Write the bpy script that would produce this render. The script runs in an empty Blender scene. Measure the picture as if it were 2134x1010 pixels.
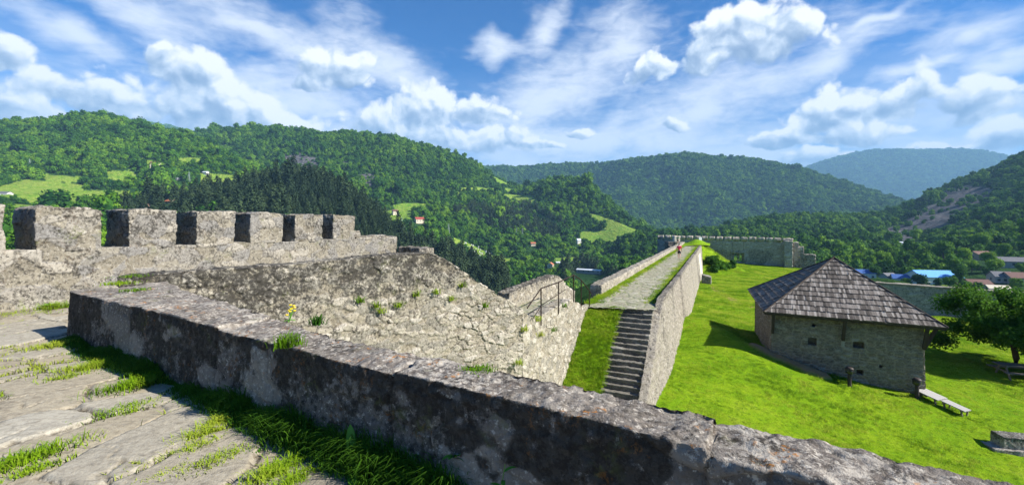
import bpy, math, random
import numpy as np
from mathutils import Vector
R = math.radians
rng = np.random.default_rng(7)
random.seed(7)
S = bpy.context.scene
COL = S.collection

# ------------------------------------------------------------------ camera (eye at the world origin, level, vertical lens shift)
F, CU, HV = 900.0, 1067.0, 470.0          # focal length, centre column, horizon row of the 2134 px wide photo
cam = bpy.data.cameras.new("camera")
cam.sensor_width = 36.0
cam.lens = 36.0 * F / 2134.0
cam.shift_y = -(505.0 - HV) / 2134.0
cam.clip_start = 0.05
cam.clip_end = 60000
camo = bpy.data.objects.new("camera", cam)
camo.rotation_euler = (R(90), 0, 0)
COL.objects.link(camo)
S.camera = camo

# ------------------------------------------------------------------ exposure
S.view_settings.view_transform = 'Standard'
S.view_settings.look = 'None'
S.view_settings.exposure = 1.25
S.view_settings.gamma = 1
S.cycles.use_denoising = True
S.cycles.max_bounces = 6
S.cycles.diffuse_bounces = 3
S.cycles.glossy_bounces = 2
S.cycles.transmission_bounces = 3
S.cycles.transparent_max_bounces = 8
S.cycles.volume_bounces = 0
S.cycles.sample_clamp_indirect = 6

# ------------------------------------------------------------------ node helper
class G:
    def __init__(s, tree):
        s.t = tree; s.N = tree.nodes; s.L = tree.links
    def put(s, sock, v):
        if hasattr(v, 'is_output'): s.L.new(v, sock)
        elif v is not None:
            if sock.type == 'RGBA' and hasattr(v, '__len__') and len(v) == 3: v = (*v, 1)
            sock.default_value = v
    def m(s, op, a, b=None, c=None, clamp=False):
        n = s.N.new('ShaderNodeMath'); n.operation = op; n.use_clamp = clamp
        for i, v in enumerate((a, b, c)): s.put(n.inputs[i], v)
        return n.outputs[0]
    def v(s, op, a, b=None, c=None):
        n = s.N.new('ShaderNodeVectorMath'); n.operation = op
        s.put(n.inputs[0], a); s.put(n.inputs[1], b)
        if op == 'SCALE': s.put(n.inputs[3], c)
        return n.outputs[1] if op in ('LENGTH', 'DOT_PRODUCT', 'DISTANCE') else n.outputs[0]
    def noise(s, vec, scale, detail=3, rough=.55, dist=0, lac=2.0):
        n = s.N.new('ShaderNodeTexNoise')
        s.put(n.inputs['Vector'], vec); s.put(n.inputs['Scale'], scale); s.put(n.inputs['Detail'], detail)
        s.put(n.inputs['Roughness'], rough); s.put(n.inputs['Distortion'], dist); s.put(n.inputs['Lacunarity'], lac)
        return n.outputs[0]
    def voro(s, vec, scale, feature='F1', out=0, rand=1.0, detail=0):
        n = s.N.new('ShaderNodeTexVoronoi'); n.feature = feature
        s.put(n.inputs['Vector'], vec); s.put(n.inputs['Scale'], scale); s.put(n.inputs['Randomness'], rand)
        if detail: s.put(n.inputs['Detail'], detail)
        return n.outputs[out]
    def ramp(s, f, stops, interp='LINEAR'):
        n = s.N.new('ShaderNodeValToRGB'); e = n.color_ramp.elements; n.color_ramp.interpolation = interp
        while len(e) < len(stops): e.new(0.5)
        for i, (p, c) in enumerate(stops):
            e[i].position = p; e[i].color = (*c, 1) if hasattr(c, '__len__') else (c, c, c, 1)
        s.put(n.inputs[0], f)
        return n.outputs[0]
    def mix(s, f, a, b, mode='MIX'):
        n = s.N.new('ShaderNodeMix'); n.data_type = 'RGBA'; n.blend_type = mode
        s.put(n.inputs[0], f); s.put(n.inputs[6], a); s.put(n.inputs[7], b)
        return n.outputs[2]
    def rng(s, x, a, b, c=0., d=1., smooth=True):
        n = s.N.new('ShaderNodeMapRange')
        if smooth: n.interpolation_type = 'SMOOTHSTEP'
        for i, q in enumerate((x, a, b, c, d)): s.put(n.inputs[i], q)
        return n.outputs[0]
    def attr(s, name, col=False):
        n = s.N.new('ShaderNodeAttribute'); n.attribute_name = name
        return n.outputs['Color'] if col else n.outputs['Fac']
    def xyz(s, vec):
        n = s.N.new('ShaderNodeSeparateXYZ'); s.put(n.inputs[0], vec); return n.outputs
    def comb(s, x, y, z):
        n = s.N.new('ShaderNodeCombineXYZ')
        for i, q in enumerate((x, y, z)): s.put(n.inputs[i], q)
        return n.outputs[0]
    def mapping(s, vec, rot=(0, 0, 0), scale=(1, 1, 1)):
        n = s.N.new('ShaderNodeMapping'); s.put(n.inputs['Vector'], vec)
        n.inputs['Rotation'].default_value = rot; n.inputs['Scale'].default_value = scale
        return n.outputs[0]
    def pos(s): return s.N.new('ShaderNodeNewGeometry').outputs['Position']
    def bump(s, h, strength, dist):
        n = s.N.new('ShaderNodeBump'); s.put(n.inputs['Height'], h)
        n.inputs['Strength'].default_value = strength; n.inputs['Distance'].default_value = dist
        return n.outputs[0]

# ------------------------------------------------------------------ sun and sky
SUN_EL, SUN_AZ = 35.0, 106.8               # azimuth clockwise from +Y
sd = Vector((math.sin(R(SUN_AZ)) * math.cos(R(SUN_EL)), math.cos(R(SUN_AZ)) * math.cos(R(SUN_EL)), math.sin(R(SUN_EL))))
sun = bpy.data.lights.new("sun", 'SUN'); sun.energy = 5.0; sun.angle = R(0.5); sun.color = (1.0, 0.95, 0.86)
suno = bpy.data.objects.new("sun", sun); suno.rotation_euler = sd.to_track_quat('Z', 'Y').to_euler(); suno.location = sd * 100
COL.objects.link(suno)

W = bpy.data.worlds.new("World"); S.world = W; W.use_nodes = True
W.cycles.sampling_method = 'MANUAL'; W.cycles.sample_map_resolution = 512
g = G(W.node_tree); g.N.clear()
sky = g.N.new('ShaderNodeTexSky'); sky.sky_type = 'NISHITA'; sky.sun_disc = False
sky.sun_elevation = R(SUN_EL); sky.sun_rotation = R(SUN_AZ); sky.altitude = 500; sky.air_density = 1.0; sky.dust_density = 0.25; sky.ozone_density = 2.5
def azel(u, v):
    az = math.atan((u - CU) / F); return az, math.atan((HV - v) / F * math.cos(az))
def ell(u, v, ru, rv):
    az, el = azel(u, v); return az, el, ru / F * math.cos(az) ** 2, rv / F * math.cos(az)
CUMULUS = [(1555, 92, 165, 88), (1640, 70, 75, 62), (1500, 60, 80, 46), (1462, 128, 70, 56), (1365, 145, 58, 42), (1722, 250, 88, 66), (1640, 288, 88, 32), (1850, 235, 120, 52), (1905, 196, 76, 50), (1790, 284, 140, 30),
           (2050, 214, 150, 66), (1700, 330, 110, 34), (1965, 312, 100, 20), (2110, 295, 95, 52), (1400, 260, 36, 22), (700, 150, 92, 62), (730, 135, 62, 42), (650, 172, 60, 26), (885, 240, 88, 74), (800, 265, 100, 46),
           (1010, 240, 72, 46), (930, 295, 240, 44), (395, 160, 110, 70), (440, 165, 60, 52), (340, 120, 44, 34), (450, 235, 200, 80), (230, 215, 170, 76), (100, 195, 120, 60), (40, 240, 150, 66), (560, 280, 210, 56), (10, 115, 90, 56),
           (1205, 275, 36, 18), (1130, 300, 90, 14), (2260, 150, 120, 90), (-240, 190, 220, 120)]
grp = bpy.data.node_groups.new("cloud_billows", 'ShaderNodeTree')
grp.interface.new_socket("P", in_out='INPUT', socket_type='NodeSocketVector')
grp.interface.new_socket("D", in_out='OUTPUT', socket_type='NodeSocketFloat')
q = G(grp); gi = q.N.new('NodeGroupInput'); go = q.N.new('NodeGroupOutput')
P = gi.outputs[0]
b1 = q.voro(P, 17, 'F1'); b2 = q.voro(P, 42, 'F1'); b3 = q.noise(P, 80, 4, .62); b4 = q.noise(P, 13, 5, .58)
bil = q.m('ADD', q.m('MULTIPLY', q.m('SUBTRACT', .42, b1), .62), q.m('MULTIPLY', q.m('SUBTRACT', .42, b2), .34))
bil = q.m('ADD', bil, q.m('MULTIPLY', q.m('SUBTRACT', b3, .5), .26))
bil = q.m('ADD', bil, q.m('MULTIPLY', q.m('SUBTRACT', b4, .5), .75))
q.L.new(bil, go.inputs[0])
tc = g.N.new('ShaderNodeTexCoord').outputs['Generated']
X = g.xyz(tc)
AZ = g.m('ARCTAN2', X[0], X[1]); EL = g.m('ARCSINE', X[2])
PP = g.comb(AZ, EL, 0)
wn = g.N.new('ShaderNodeTexNoise'); g.put(wn.inputs['Vector'], PP); wn.inputs['Scale'].default_value = 11; wn.inputs['Detail'].default_value = 5
PW = g.v('ADD', PP, g.v('SCALE', g.v('SUBTRACT', wn.outputs['Color'], (.5, .5, .5)), None, .06))
def billow(p):
    n = g.N.new('ShaderNodeGroup'); n.node_tree = grp; g.put(n.inputs[0], p); return n.outputs[0]
env = acc = None
for c in CUMULUS:
    az, el, rx, ry = ell(*c)
    d = g.v('MULTIPLY', g.v('SUBTRACT', PW, (az, el, 0)), (1 / rx, 1 / ry, 0))
    d = g.v('MAXIMUM', d, g.v('MULTIPLY', d, (1, -1.7, 1))) if False else d
    dx = g.xyz(d)
    dy = g.m('MAXIMUM', dx[1], g.m('MULTIPLY', dx[1], -1.7))      # flatter base than top
    e = g.m('SUBTRACT', 1.0, g.v('LENGTH', g.comb(dx[0], dy, 0)))
    env = e if env is None else g.m('SMOOTH_MAX', env, e, 0.12)
    w = g.m('MAXIMUM', g.m('ADD', e, .25), 0); w = g.m('MULTIPLY', w, w)
    t = g.v('SCALE', g.comb(dx[0], dx[1], 1.0), None, w)           # how far right and up in its own cloud
    acc = t if acc is None else g.v('ADD', acc, t)
ax = g.xyz(acc); wsum = g.m('MAXIMUM', ax[2], .001)
rt_, up_ = g.m('DIVIDE', ax[0], wsum), g.m('DIVIDE', ax[1], wsum)
B0, B1, B2 = billow(PW), billow(g.v('ADD', PW, (.008, .014, 0))), billow(g.v('ADD', PW, (.022, .036, 0)))
dens = g.m('ADD', env, B0)
alpha = g.rng(dens, -.09, .22)
lit = g.m('ADD', g.m('MULTIPLY', g.m('SUBTRACT', B0, B1), .85), g.m('MULTIPLY', g.m('SUBTRACT', B0, B2), .55))
lit = g.m('ADD', lit, g.m('ADD', g.m('MULTIPLY', up_, .85), g.m('MULTIPLY', rt_, .25)))
lit = g.m('ADD', lit, g.m('SUBTRACT', .50, g.m('MULTIPLY', g.rng(dens, .2, 1.0), .20)))
cl = g.ramp(g.m('MAXIMUM', lit, 0), [(0.0, (.22, .31, .48)), (.27, (.34, .43, .59)), (.54, (.60, .68, .79)), (.88, (.98, .98, 1.0))])
# high cirrus sheets: long soft envelopes broken by stretched noise
CIR = [(560, 60, 380, 80, -16), (800, 150, 170, 90, -32), (300, 20, 330, 50, -10), (1290, 90, 130, 80, 45), (1130, 210, 330, 100, 28), (1040, 110, 90, 26, 0), (1440, 235, 400, 100, 14), (1720, 130, 230, 50, 14),
       (2020, 75, 230, 62, 16), (2060, 145, 210, 50, 14), (1240, 300, 560, 80, 0), (1820, 60, 150, 16, 20), (100, 60, 220, 40, -8), (560, 230, 460, 110, 0), (1130, 60, 80, 40, 55), (1900, 160, 130, 24, 12)]
ce = None
nst = g.noise(g.mapping(PP, (0, 0, R(-18)), (2.2, 7, 1)), 2.6, 6, .56, .8)
nsf = g.noise(g.mapping(PP, (0, 0, R(16)), (7, 15, 1)), 4.0, 5, .6, .4)
wv = g.N.new('ShaderNodeTexNoise'); g.put(wv.inputs['Vector'], PP); wv.inputs['Scale'].default_value = 5; wv.inputs['Detail'].default_value = 3
PC = g.v('ADD', PP, g.v('SCALE', g.v('SUBTRACT', wv.outputs['Color'], (.5, .5, .5)), None, .16))
for (u, v, ru, rv, a) in CIR:
    az, el, rx, ry = ell(u, v, ru, rv)
    d = g.mapping(g.v('SUBTRACT', PC, (az, el, 0)), (0, 0, R(-a)), (1, 1, 1))
    e = g.m('SUBTRACT', 1.0, g.v('LENGTH', g.v('MULTIPLY', d, (1 / rx, 1 / ry, 0))))
    ce = e if ce is None else g.m('SMOOTH_MAX', ce, e, .25)
cd = g.m('ADD', ce, g.m('ADD', g.m('MULTIPLY', g.m('SUBTRACT', nst, .5), 1.25), g.m('MULTIPLY', g.m('SUBTRACT', nsf, .5), .75)))
ca = g.m('MULTIPLY', g.rng(cd, -.18, 1.05), .86)
low = g.rng(EL, .08, .36, .92, 0.0)                                   # thin veil towards the horizon
low = g.m('MULTIPLY', low, g.rng(g.noise(g.mapping(PP, (0, 0, 0), (2, 5, 1)), 2.2, 4), .28, .60))
low = g.m('MULTIPLY', low, g.rng(g.m('ABSOLUTE', AZ), 1.7, 1.0))
ca = g.m('MAXIMUM', ca, low)
bg0 = g.N.new('ShaderNodeBackground'); bg0.inputs[1].default_value = 0.05
hs = g.N.new('ShaderNodeHueSaturation'); hs.inputs['Saturation'].default_value = 1.65; hs.inputs['Value'].default_value = 1.0
g.put(hs.inputs['Color'], sky.outputs[0]); g.put(bg0.inputs[0], g.mix(1.0, hs.outputs[0], (.62, .92, 1.22), 'MULTIPLY'))
bg1 = g.N.new('ShaderNodeBackground'); bg1.inputs[1].default_value = 0.52; g.put(bg1.inputs[0], (.88, .92, 1.0))
bg2 = g.N.new('ShaderNodeBackground'); bg2.inputs[1].default_value = 0.54; g.L.new(cl, bg2.inputs[0])
m1 = g.N.new('ShaderNodeMixShader'); g.put(m1.inputs[0], ca); g.L.new(bg0.outputs[0], m1.inputs[1]); g.L.new(bg1.outputs[0], m1.inputs[2])
m2 = g.N.new('ShaderNodeMixShader'); g.put(m2.inputs[0], g.m('MULTIPLY', alpha, g.rng(EL, -.02, .02))); g.L.new(m1.outputs[0], m2.inputs[1]); g.L.new(bg2.outputs[0], m2.inputs[2])
wo = g.N.new('ShaderNodeOutputWorld'); g.L.new(m2.outputs[0], wo.inputs[0])

# ------------------------------------------------------------------ numpy noise
def _h(ix, iy, iz, seed):
    n = (ix * 374761393 + iy * 668265263 + iz * 1440662683 + seed * 974634777) & 0xffffffff
    n = ((n ^ (n >> 13)) * 1274126177) & 0xffffffff
    n = ((n ^ (n >> 15)) * 2246822519) & 0xffffffff
    return (n ^ (n >> 16)) / 4294967296.0
def vnoise(P, seed=0):
    I = np.floor(P).astype(np.int64); f = P - I; f = f * f * (3 - 2 * f); out = 0
    for dx in (0, 1):
        for dy in (0, 1):
            for dz in (0, 1):
                w = (f[:, 0] if dx else 1 - f[:, 0]) * (f[:, 1] if dy else 1 - f[:, 1]) * (f[:, 2] if dz else 1 - f[:, 2])
                out = out + w * _h(I[:, 0] + dx, I[:, 1] + dy, I[:, 2] + dz, seed)
    return out
def fbm(P, octv=4, seed=0, gain=.5):
    a, s, t = 1.0, 0, 0
    for o in range(octv):
        s = s + a * vnoise(P * 2.03 ** o + 17.3 * o, seed + o); t += a; a *= gain
    return s / t
def voro(P, seed=0, jit=.9):
    I = np.floor(P).astype(np.int64); N = len(P)
    f1 = np.full(N, 9.); f2 = np.full(N, 9.); cid = np.zeros(N)
    for dx in (-1, 0, 1):
        for dy in (-1, 0, 1):
            for dz in (-1, 0, 1):
                ix, iy, iz = I[:, 0] + dx, I[:, 1] + dy, I[:, 2] + dz
                d = (ix + .5 + jit * (_h(ix, iy, iz, seed) - .5) - P[:, 0]) ** 2 + (iy + .5 + jit * (_h(ix, iy, iz, seed + 1) - .5) - P[:, 1]) ** 2 \
                    + (iz + .5 + jit * (_h(ix, iy, iz, seed + 2) - .5) - P[:, 2]) ** 2
                c = d < f1
                f2 = np.where(c, f1, np.minimum(f2, d)); f1 = np.where(c, d, f1)
                cid = np.where(c, _h(ix, iy, iz, seed + 3), cid)
    return np.sqrt(f1), np.sqrt(f2), cid
def sstep(x, a, b):
    t = np.clip((x - a) / (b - a), 0, 1); return t * t * (3 - 2 * t)

# ------------------------------------------------------------------ mesh helpers
def obj(name, V, faces, mat=None, parent=None, attrs=None, smooth=False, origin=None, midx=None):
    """faces: an (n,k) int array or a list of such arrays"""
    V = np.asarray(V, float)
    fl = [np.asarray(f, np.int32) for f in (faces if isinstance(faces, list) else [faces]) if len(f)]
    me = bpy.data.meshes.new(name)
    o0 = np.zeros(3) if origin is None else np.asarray(origin, float)
    me.vertices.add(len(V)); me.vertices.foreach_set('co', (V - o0).ravel())
    if fl:
        loops = np.concatenate([f.ravel() for f in fl]); tot = np.concatenate([np.full(len(f), f.shape[1], np.int32) for f in fl])
        st = np.concatenate([[0], np.cumsum(tot)[:-1]]).astype(np.int32)
        me.loops.add(len(loops)); me.loops.foreach_set('vertex_index', loops)
        me.polygons.add(len(tot)); me.polygons.foreach_set('loop_start', st); me.polygons.foreach_set('loop_total', tot)
        me.polygons.foreach_set('use_smooth', np.full(len(tot), bool(smooth)))
    for m in (mat if isinstance(mat, (list, tuple)) else [mat]):
        if m: me.materials.append(m)
    if midx is not None: me.polygons.foreach_set('material_index', np.asarray(midx, np.int32))
    for k, a in (attrs or {}).items():
        a = np.asarray(a, np.float32)
        at = me.attributes.new(k, 'FLOAT' if a.ndim == 1 else 'FLOAT_VECTOR', 'POINT')
        at.data.foreach_set('value' if a.ndim == 1 else 'vector', a.ravel())
    me.update(calc_edges=True); me.validate()
    o = bpy.data.objects.new(name, me); COL.objects.link(o); o.location = o0
    if parent is not None:
        o.parent = parent
        o.location = Vector(o0) - parent.location
    return o
def tag(o, label=None, cat=None, group=None, kind=None):
    if label: o['label'] = label
    if cat: o['category'] = cat
    if group: o['group'] = group
    if kind: o['kind'] = kind
    return o
def empty(name, loc, label, cat, group=None):
    o = bpy.data.objects.new(name, None); o.empty_display_size = .2; COL.objects.link(o); o.location = loc
    return tag(o, label, cat, group)
def normals(V, Q):
    n = np.cross(V[Q[:, 2]] - V[Q[:, 0]], V[Q[:, 3]] - V[Q[:, 1]])
    out = np.zeros_like(V)
    for k in range(4): np.add.at(out, Q[:, k], n)
    return out / np.maximum(np.linalg.norm(out, axis=1, keepdims=True), 1e-12)
def lattice(s, t, w, skip=()):
    """surface of a box lattice; s,t,w = 1-D parameter arrays. skip: sides left out, of s0 s1 t0 t1 w0 w1"""
    ns, nt, nw = len(s), len(t), len(w)
    idx = -np.ones((ns, nt, nw), np.int64)
    def side(axis, end):
        a = [np.arange(ns), np.arange(nt), np.arange(nw)]
        a[axis] = np.array([len(a[axis]) - 1 if end else 0])
        I = np.stack(np.meshgrid(*a, indexing='ij'), -1)
        I = I.squeeze(axis)
        q = np.stack([I[:-1, :-1], I[1:, :-1], I[1:, 1:], I[:-1, 1:]], 2).reshape(-1, 4, 3)
        flip = (axis == 1) != bool(end)
        return q if not flip else q[:, ::-1]
    quads = []
    for ax, nm in enumerate('stw'):
        for e in (0, 1):
            if nm + str(e) not in skip: quads.append(side(ax, e))
    Q = np.concatenate(quads).reshape(-1, 3)
    key = (Q[:, 0] * nt + Q[:, 1]) * nw + Q[:, 2]
    uk, inv = np.unique(key, return_inverse=True)
    i, r = np.divmod(uk, nt * nw); j, k = np.divmod(r, nw)
    return s[i], t[j], w[k], inv.reshape(-1, 4)
def n_of(length, step): return max(2, int(round(length / step)) + 1)
def lin(n): return np.linspace(0, 1, n)
def piece(fmap, s, t, w, disp=None, skip=()):
    a, b, c, Q = lattice(s, t, w, skip)
    V = fmap(a, b, c); at = {}
    Vc = V - V.mean(0)                                            # make every face look outwards
    if np.einsum('ij,ij->i', Vc[Q[:, 0]], np.cross(Vc[Q[:, 2]] - Vc[Q[:, 0]], Vc[Q[:, 3]] - Vc[Q[:, 1]])).sum() < 0: Q = Q[:, ::-1]
    if disp:
        n = normals(V, Q); d, at = disp(V, n); V = V + n * d[:, None]
    return V, Q, at
def join(pieces):
    V, Q, A, k = [], [], {}, 0
    for v, q_, a in pieces:
        V.append(v); Q.append(q_ + k); k += len(v)
        for kk, x in a.items(): A.setdefault(kk, []).append(x)
    return np.concatenate(V), np.concatenate(Q), {kk: np.concatenate(x) for kk, x in A.items()}
def wallmap(p0, p1, th, zb, zt, batter=0., dip=None):
    """t=0 is the face on the right of p0->p1, t=1 the other; zb, zt numbers or functions of s in metres"""
    p0, p1 = np.array(p0, float), np.array(p1, float); L = np.linalg.norm(p1 - p0); d = (p1 - p0) / L; n = np.array((-d[1], d[0]))
    fz = lambda z, s: z(s * L) if callable(z) else np.full(len(s), float(z))
    fth = lambda s: th(s * L) if callable(th) else np.full(len(s), float(th))
    def f(s, t, w):
        z0, z1 = fz(zb, s), fz(zt, s); z = z0 + (z1 - z0) * w
        off = t * fth(s) - batter * (z1 - z) * (1 - 2 * t)
        xy = p0 + d * (s * L)[:, None] + n * off[:, None]
        return np.column_stack([xy, z])
    f.L = L
    return f
def prof(xs, ys): return lambda s: np.interp(s, xs, ys)
def masonry(a, size, depth, var, rough, seed, gap=.16, stain=None, warp=.25, rsc=5., jit=.85, flush=1.):
    a = np.array(a, float) / np.hypot(*a)
    def f(P, n, depth=depth):
        depth = depth * (flush + (1 - flush) * sstep(fbm(P * 1.7 + 31, 3, seed + 60), .46, .68))
        Q = np.column_stack([(P[:, 0] * a[0] + P[:, 1] * a[1]) / size[0], (-P[:, 0] * a[1] + P[:, 1] * a[0]) / size[1], P[:, 2] / size[2]])
        wv = np.column_stack([fbm(Q * .8 + 5 * k, 2, seed + 20 + k) - .5 for k in range(3)])
        f1, f2, cid = voro(Q + wv * warp * 2, seed, jit)
        e = sstep(f2 - f1, 0.0, gap)
        d = depth * (e - 1) + var * (cid - .5) * 2 * e + rough * (fbm(P * rsc, 4, seed + 40, .6) - .5) * 2
        at = {'cell': cid, 'edge': 1 - (1 - e) * (flush + (1 - flush) * sstep(fbm(P * 1.7 + 31, 3, seed + 60), .35, .6)), 'stain': np.clip(stain(P), 0, 1) if stain else np.zeros(len(P))}
        return d, at
    return f

# ------------------------------------------------------------------ materials
def material(name, build):
    m = bpy.data.materials.new(name); m.use_nodes = True
    g = G(m.node_tree); g.N.clear()
    bs = g.N.new('ShaderNodeBsdfPrincipled'); out = g.N.new('ShaderNodeOutputMaterial')
    bs.inputs['Specular IOR Level'].default_value = .25
    r = build(g)
    g.put(bs.inputs['Base Color'], r['c']); g.put(bs.inputs['Roughness'], r.get('r', .9))
    if 'n' in r: g.put(bs.inputs['Normal'], r['n'])
    if 'metal' in r: bs.inputs['Metallic'].default_value = r['metal']
    if 'spec' in r: bs.inputs['Specular IOR Level'].default_value = r['spec']
    if r.get('trans'):
        tr = g.N.new('ShaderNodeBsdfTranslucent'); g.put(tr.inputs[0], r['tc'] if 'tc' in r else r['c'])
        mx = g.N.new('ShaderNodeMixShader'); mx.inputs[0].default_value = r['trans']
        g.L.new(bs.outputs[0], mx.inputs[1]); g.L.new(tr.outputs[0], mx.inputs[2]); g.L.new(mx.outputs[0], out.inputs[0])
    else: g.L.new(bs.outputs[0], out.inputs[0])
    return m
def stone(name, tones, mortar, dark=(.035, .032, .028), dark_amt=.4, pale=(.50, .48, .42), pale_amt=.3, orange=0., moss=0., fine=60., bstr=.7, mortar_amt=.8, bdist=.015, pit=.5, streak=None, sp=14., skin_=0., palestone=.3, plaster=None):
    def b(g):
        p = g.pos()
        cell, edge, stain = g.attr('cell'), g.attr('edge'), g.attr('stain')
        n0 = g.noise(p, .9, 4); n1 = g.noise(p, 4.5, 5, .6); n2 = g.noise(p, 17, 5, .65); n3 = g.noise(p, fine, 4, .65)
        k = len(tones)
        c = g.ramp(g.m('ADD', g.m('MULTIPLY', cell, .85), g.m('MULTIPLY', n1, .22)), [(i / (k - 1), t) for i, t in enumerate(tones)])
        c = g.mix(g.m('MULTIPLY', g.m('SUBTRACT', 1.0, edge), g.m('MULTIPLY', g.rng(n2, .36, .60), mortar_amt)), c, mortar)
        c = g.mix(g.m('MULTIPLY', g.rng(cell, .84, .90), g.rng(edge, .3, .9, 0, palestone)), c, pale)
        c = g.mix(g.rng(n2, .35, .75, .0, .55), c, g.mix(1.0, c, (.52, .50, .47), 'MULTIPLY'))
        if streak:
            ns = g.noise(g.mapping(p, (0, 0, streak[0]), (streak[1], streak[2], streak[2])), 9, 5, .65)
            c = g.mix(g.rng(ns, .46, .70, 0, .38), c, (.13, .11, .085))
        # pale lichen speckle
        pv = g.voro(g.v('ADD', p, g.v('SCALE', g.comb(n2, n1, n3), None, .05)), sp, 'F1')
        pm = g.m('MULTIPLY', g.rng(pv, .30, .16), g.rng(g.m('ADD', g.m('ADD', n1, g.m('MULTIPLY', n0, .5)), g.m('MULTIPLY', g.attr('top'), .35)), .62, .92))
        pm = g.m('MAXIMUM', pm, g.rng(g.noise(p, sp * 1.5, 5, .78), .55, .63))
        c = g.mix(g.m('MULTIPLY', pm, pale_amt), c, pale)
        # dark weathering crust
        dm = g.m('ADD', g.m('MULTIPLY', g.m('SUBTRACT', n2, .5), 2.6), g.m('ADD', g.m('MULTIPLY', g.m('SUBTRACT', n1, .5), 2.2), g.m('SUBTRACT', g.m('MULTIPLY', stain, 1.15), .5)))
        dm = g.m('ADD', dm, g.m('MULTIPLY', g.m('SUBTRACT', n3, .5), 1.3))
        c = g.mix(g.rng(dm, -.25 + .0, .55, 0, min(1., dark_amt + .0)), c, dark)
        pit_m = g.m('MAXIMUM', g.rng(n3, .42, .30, 0, pit), g.rng(g.noise(g.v('ADD', p, (7, 3, 1)), sp * 1.25, 4, .72), .44, .35, 0, pit))
        c = g.mix(pit_m, c, (.05, .045, .04))
        sk = g.m('MULTIPLY', g.rng(g.noise(g.v('ADD', p, (3, 9, 4)), sp * .85, 6, .74), .43, .57), g.m('ADD', .06, g.m('MULTIPLY', g.attr('top'), g.rng(g.m('ADD', g.m('MULTIPLY', n1, .6), g.m('MULTIPLY', n0, .4)), .43, .61, .06, .74))))
        c = g.mix(g.m('MULTIPLY', sk, skin_), c, g.mix(n2, pale, g.mix(.35, pale, (.30, .27, .23))))
        if plaster: c = g.mix(g.m('MULTIPLY', g.attr('plaster'), g.rng(g.m('ADD', n2, g.m('MULTIPLY', n3, .5)), .48, .66, .95, .25)), c, g.mix(n1, plaster, (.30, .27, .24)))
        if orange:
            om = g.m('MULTIPLY', g.rng(g.noise(p, 5.0, 3, .5), .57, .65), g.rng(g.noise(p, 34, 4, .65), .52, .60))
            c = g.mix(g.m('MULTIPLY', om, g.m('MULTIPLY', orange, g.m('ADD', .3, g.m('MULTIPLY', g.attr('top'), .7)))), c, (.42, .17, .03))
        if moss:
            mm = g.m('MULTIPLY', g.rng(g.noise(p, 2.6, 4, .6), .58, .70), g.rng(g.noise(p, 22, 3), .4, .6))
            c = g.mix(g.m('MULTIPLY', mm, moss), c, (.13, .15, .03))
        h = g.m('ADD', g.m('MULTIPLY', n3, .7), g.m('ADD', n2, g.m('MULTIPLY', g.noise(p, fine * 2.7, 2), .3)))
        return dict(c=c, r=.93, n=g.bump(h, bstr, bdist), spec=.15)
    return material(name, b)
def plain(name, c1, c2=None, scale=12, r=.8, bump=.0, metal=0, spec=.25, stretch=None):
    def b(g):
        p = g.N.new('ShaderNodeTexCoord').outputs['Object']
        if stretch: p = g.mapping(p, (0, 0, 0), stretch)
        n = g.noise(p, scale, 5, .6)
        d = dict(c=g.mix(g.rng(n, .3, .7), c1, c2 or tuple(x * .7 for x in c1)), r=r, metal=metal, spec=spec)
        if bump: d['n'] = g.bump(n, bump, .02)
        return d
    return material(name, b)
M = {}
M['wall'] = stone('weathered_limestone', [(.17, .15, .115), (.29, .26, .20), (.22, .21, .195), (.34, .30, .23)], (.085, .07, .055), dark_amt=.9, pale=(.46, .43, .37), pale_amt=.6, orange=.3, moss=.4, bstr=1.0, fine=48, pit=.85, sp=12)
M['wallc'] = stone('rubble_limestone', [(.19, .16, .115), (.34, .30, .225), (.25, .23, .19), (.42, .38, .30), (.30, .25, .175)], (.12, .095, .065), dark_amt=.9, pale=(.52, .48, .41), pale_amt=.6, moss=.3, bstr=1.0, fine=45, pit=.8, sp=11, palestone=.75)
M['parapet'] = stone('lichen_limestone', [(.11, .092, .078), (.18, .155, .13), (.135, .115, .10), (.21, .18, .15)], (.08, .065, .05), dark=(.026, .021, .016), dark_amt=.93, pale=(.50, .455, .385), pale_amt=.85, orange=.8, moss=.4, fine=70, bstr=1.0, bdist=.015, pit=.72, sp=17, skin_=1., palestone=.12, plaster=(.60, .49, .36))
M['far'] = stone('grey_masonry', [(.26, .245, .215), (.38, .355, .31), (.31, .29, .26), (.44, .41, .35)], (.14, .125, .11), dark_amt=.8, pale_amt=.4, moss=.1, fine=14, bstr=.6, bdist=.05, sp=5)
M['retain'] = stone('retaining_limestone', [(.25, .22, .175), (.36, .325, .26), (.30, .27, .225), (.40, .36, .295)], (.19, .165, .13), dark_amt=.75, pale=(.5, .46, .39), pale_amt=.45, moss=.2, fine=34, bstr=1.0, bdist=.03, pit=.75, sp=8)
M['endw'] = stone('end_wall_masonry', [(.34, .30, .24), (.46, .41, .34), (.39, .35, .29), (.54, .49, .41)], (.16, .14, .115), dark_amt=.75, pale_amt=.4, moss=.05, fine=14, bstr=.6, bdist=.05, sp=4)
M['hut'] = stone('hut_rubble', [(.18, .145, .10), (.27, .225, .16), (.22, .19, .145), (.33, .285, .21)], (.56, .50, .39), dark_amt=.5, pale_amt=.2, sp=10, fine=30, bstr=.8, bdist=.03, mortar_amt=.75, pit=.3)
M['slab'] = stone('paving_flag', [(.30, .25, .17), (.38, .33, .24), (.335, .30, .235), (.42, .38, .295)], (.07, .055, .035), dark=(.13, .105, .075), dark_amt=.5, pale=(.46, .43, .36), pale_amt=.35, orange=.0, moss=.0, fine=55, bstr=.55, mortar_amt=1.0, pit=.3, streak=(R(-58.3), .9, 2.4), sp=22)
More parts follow.
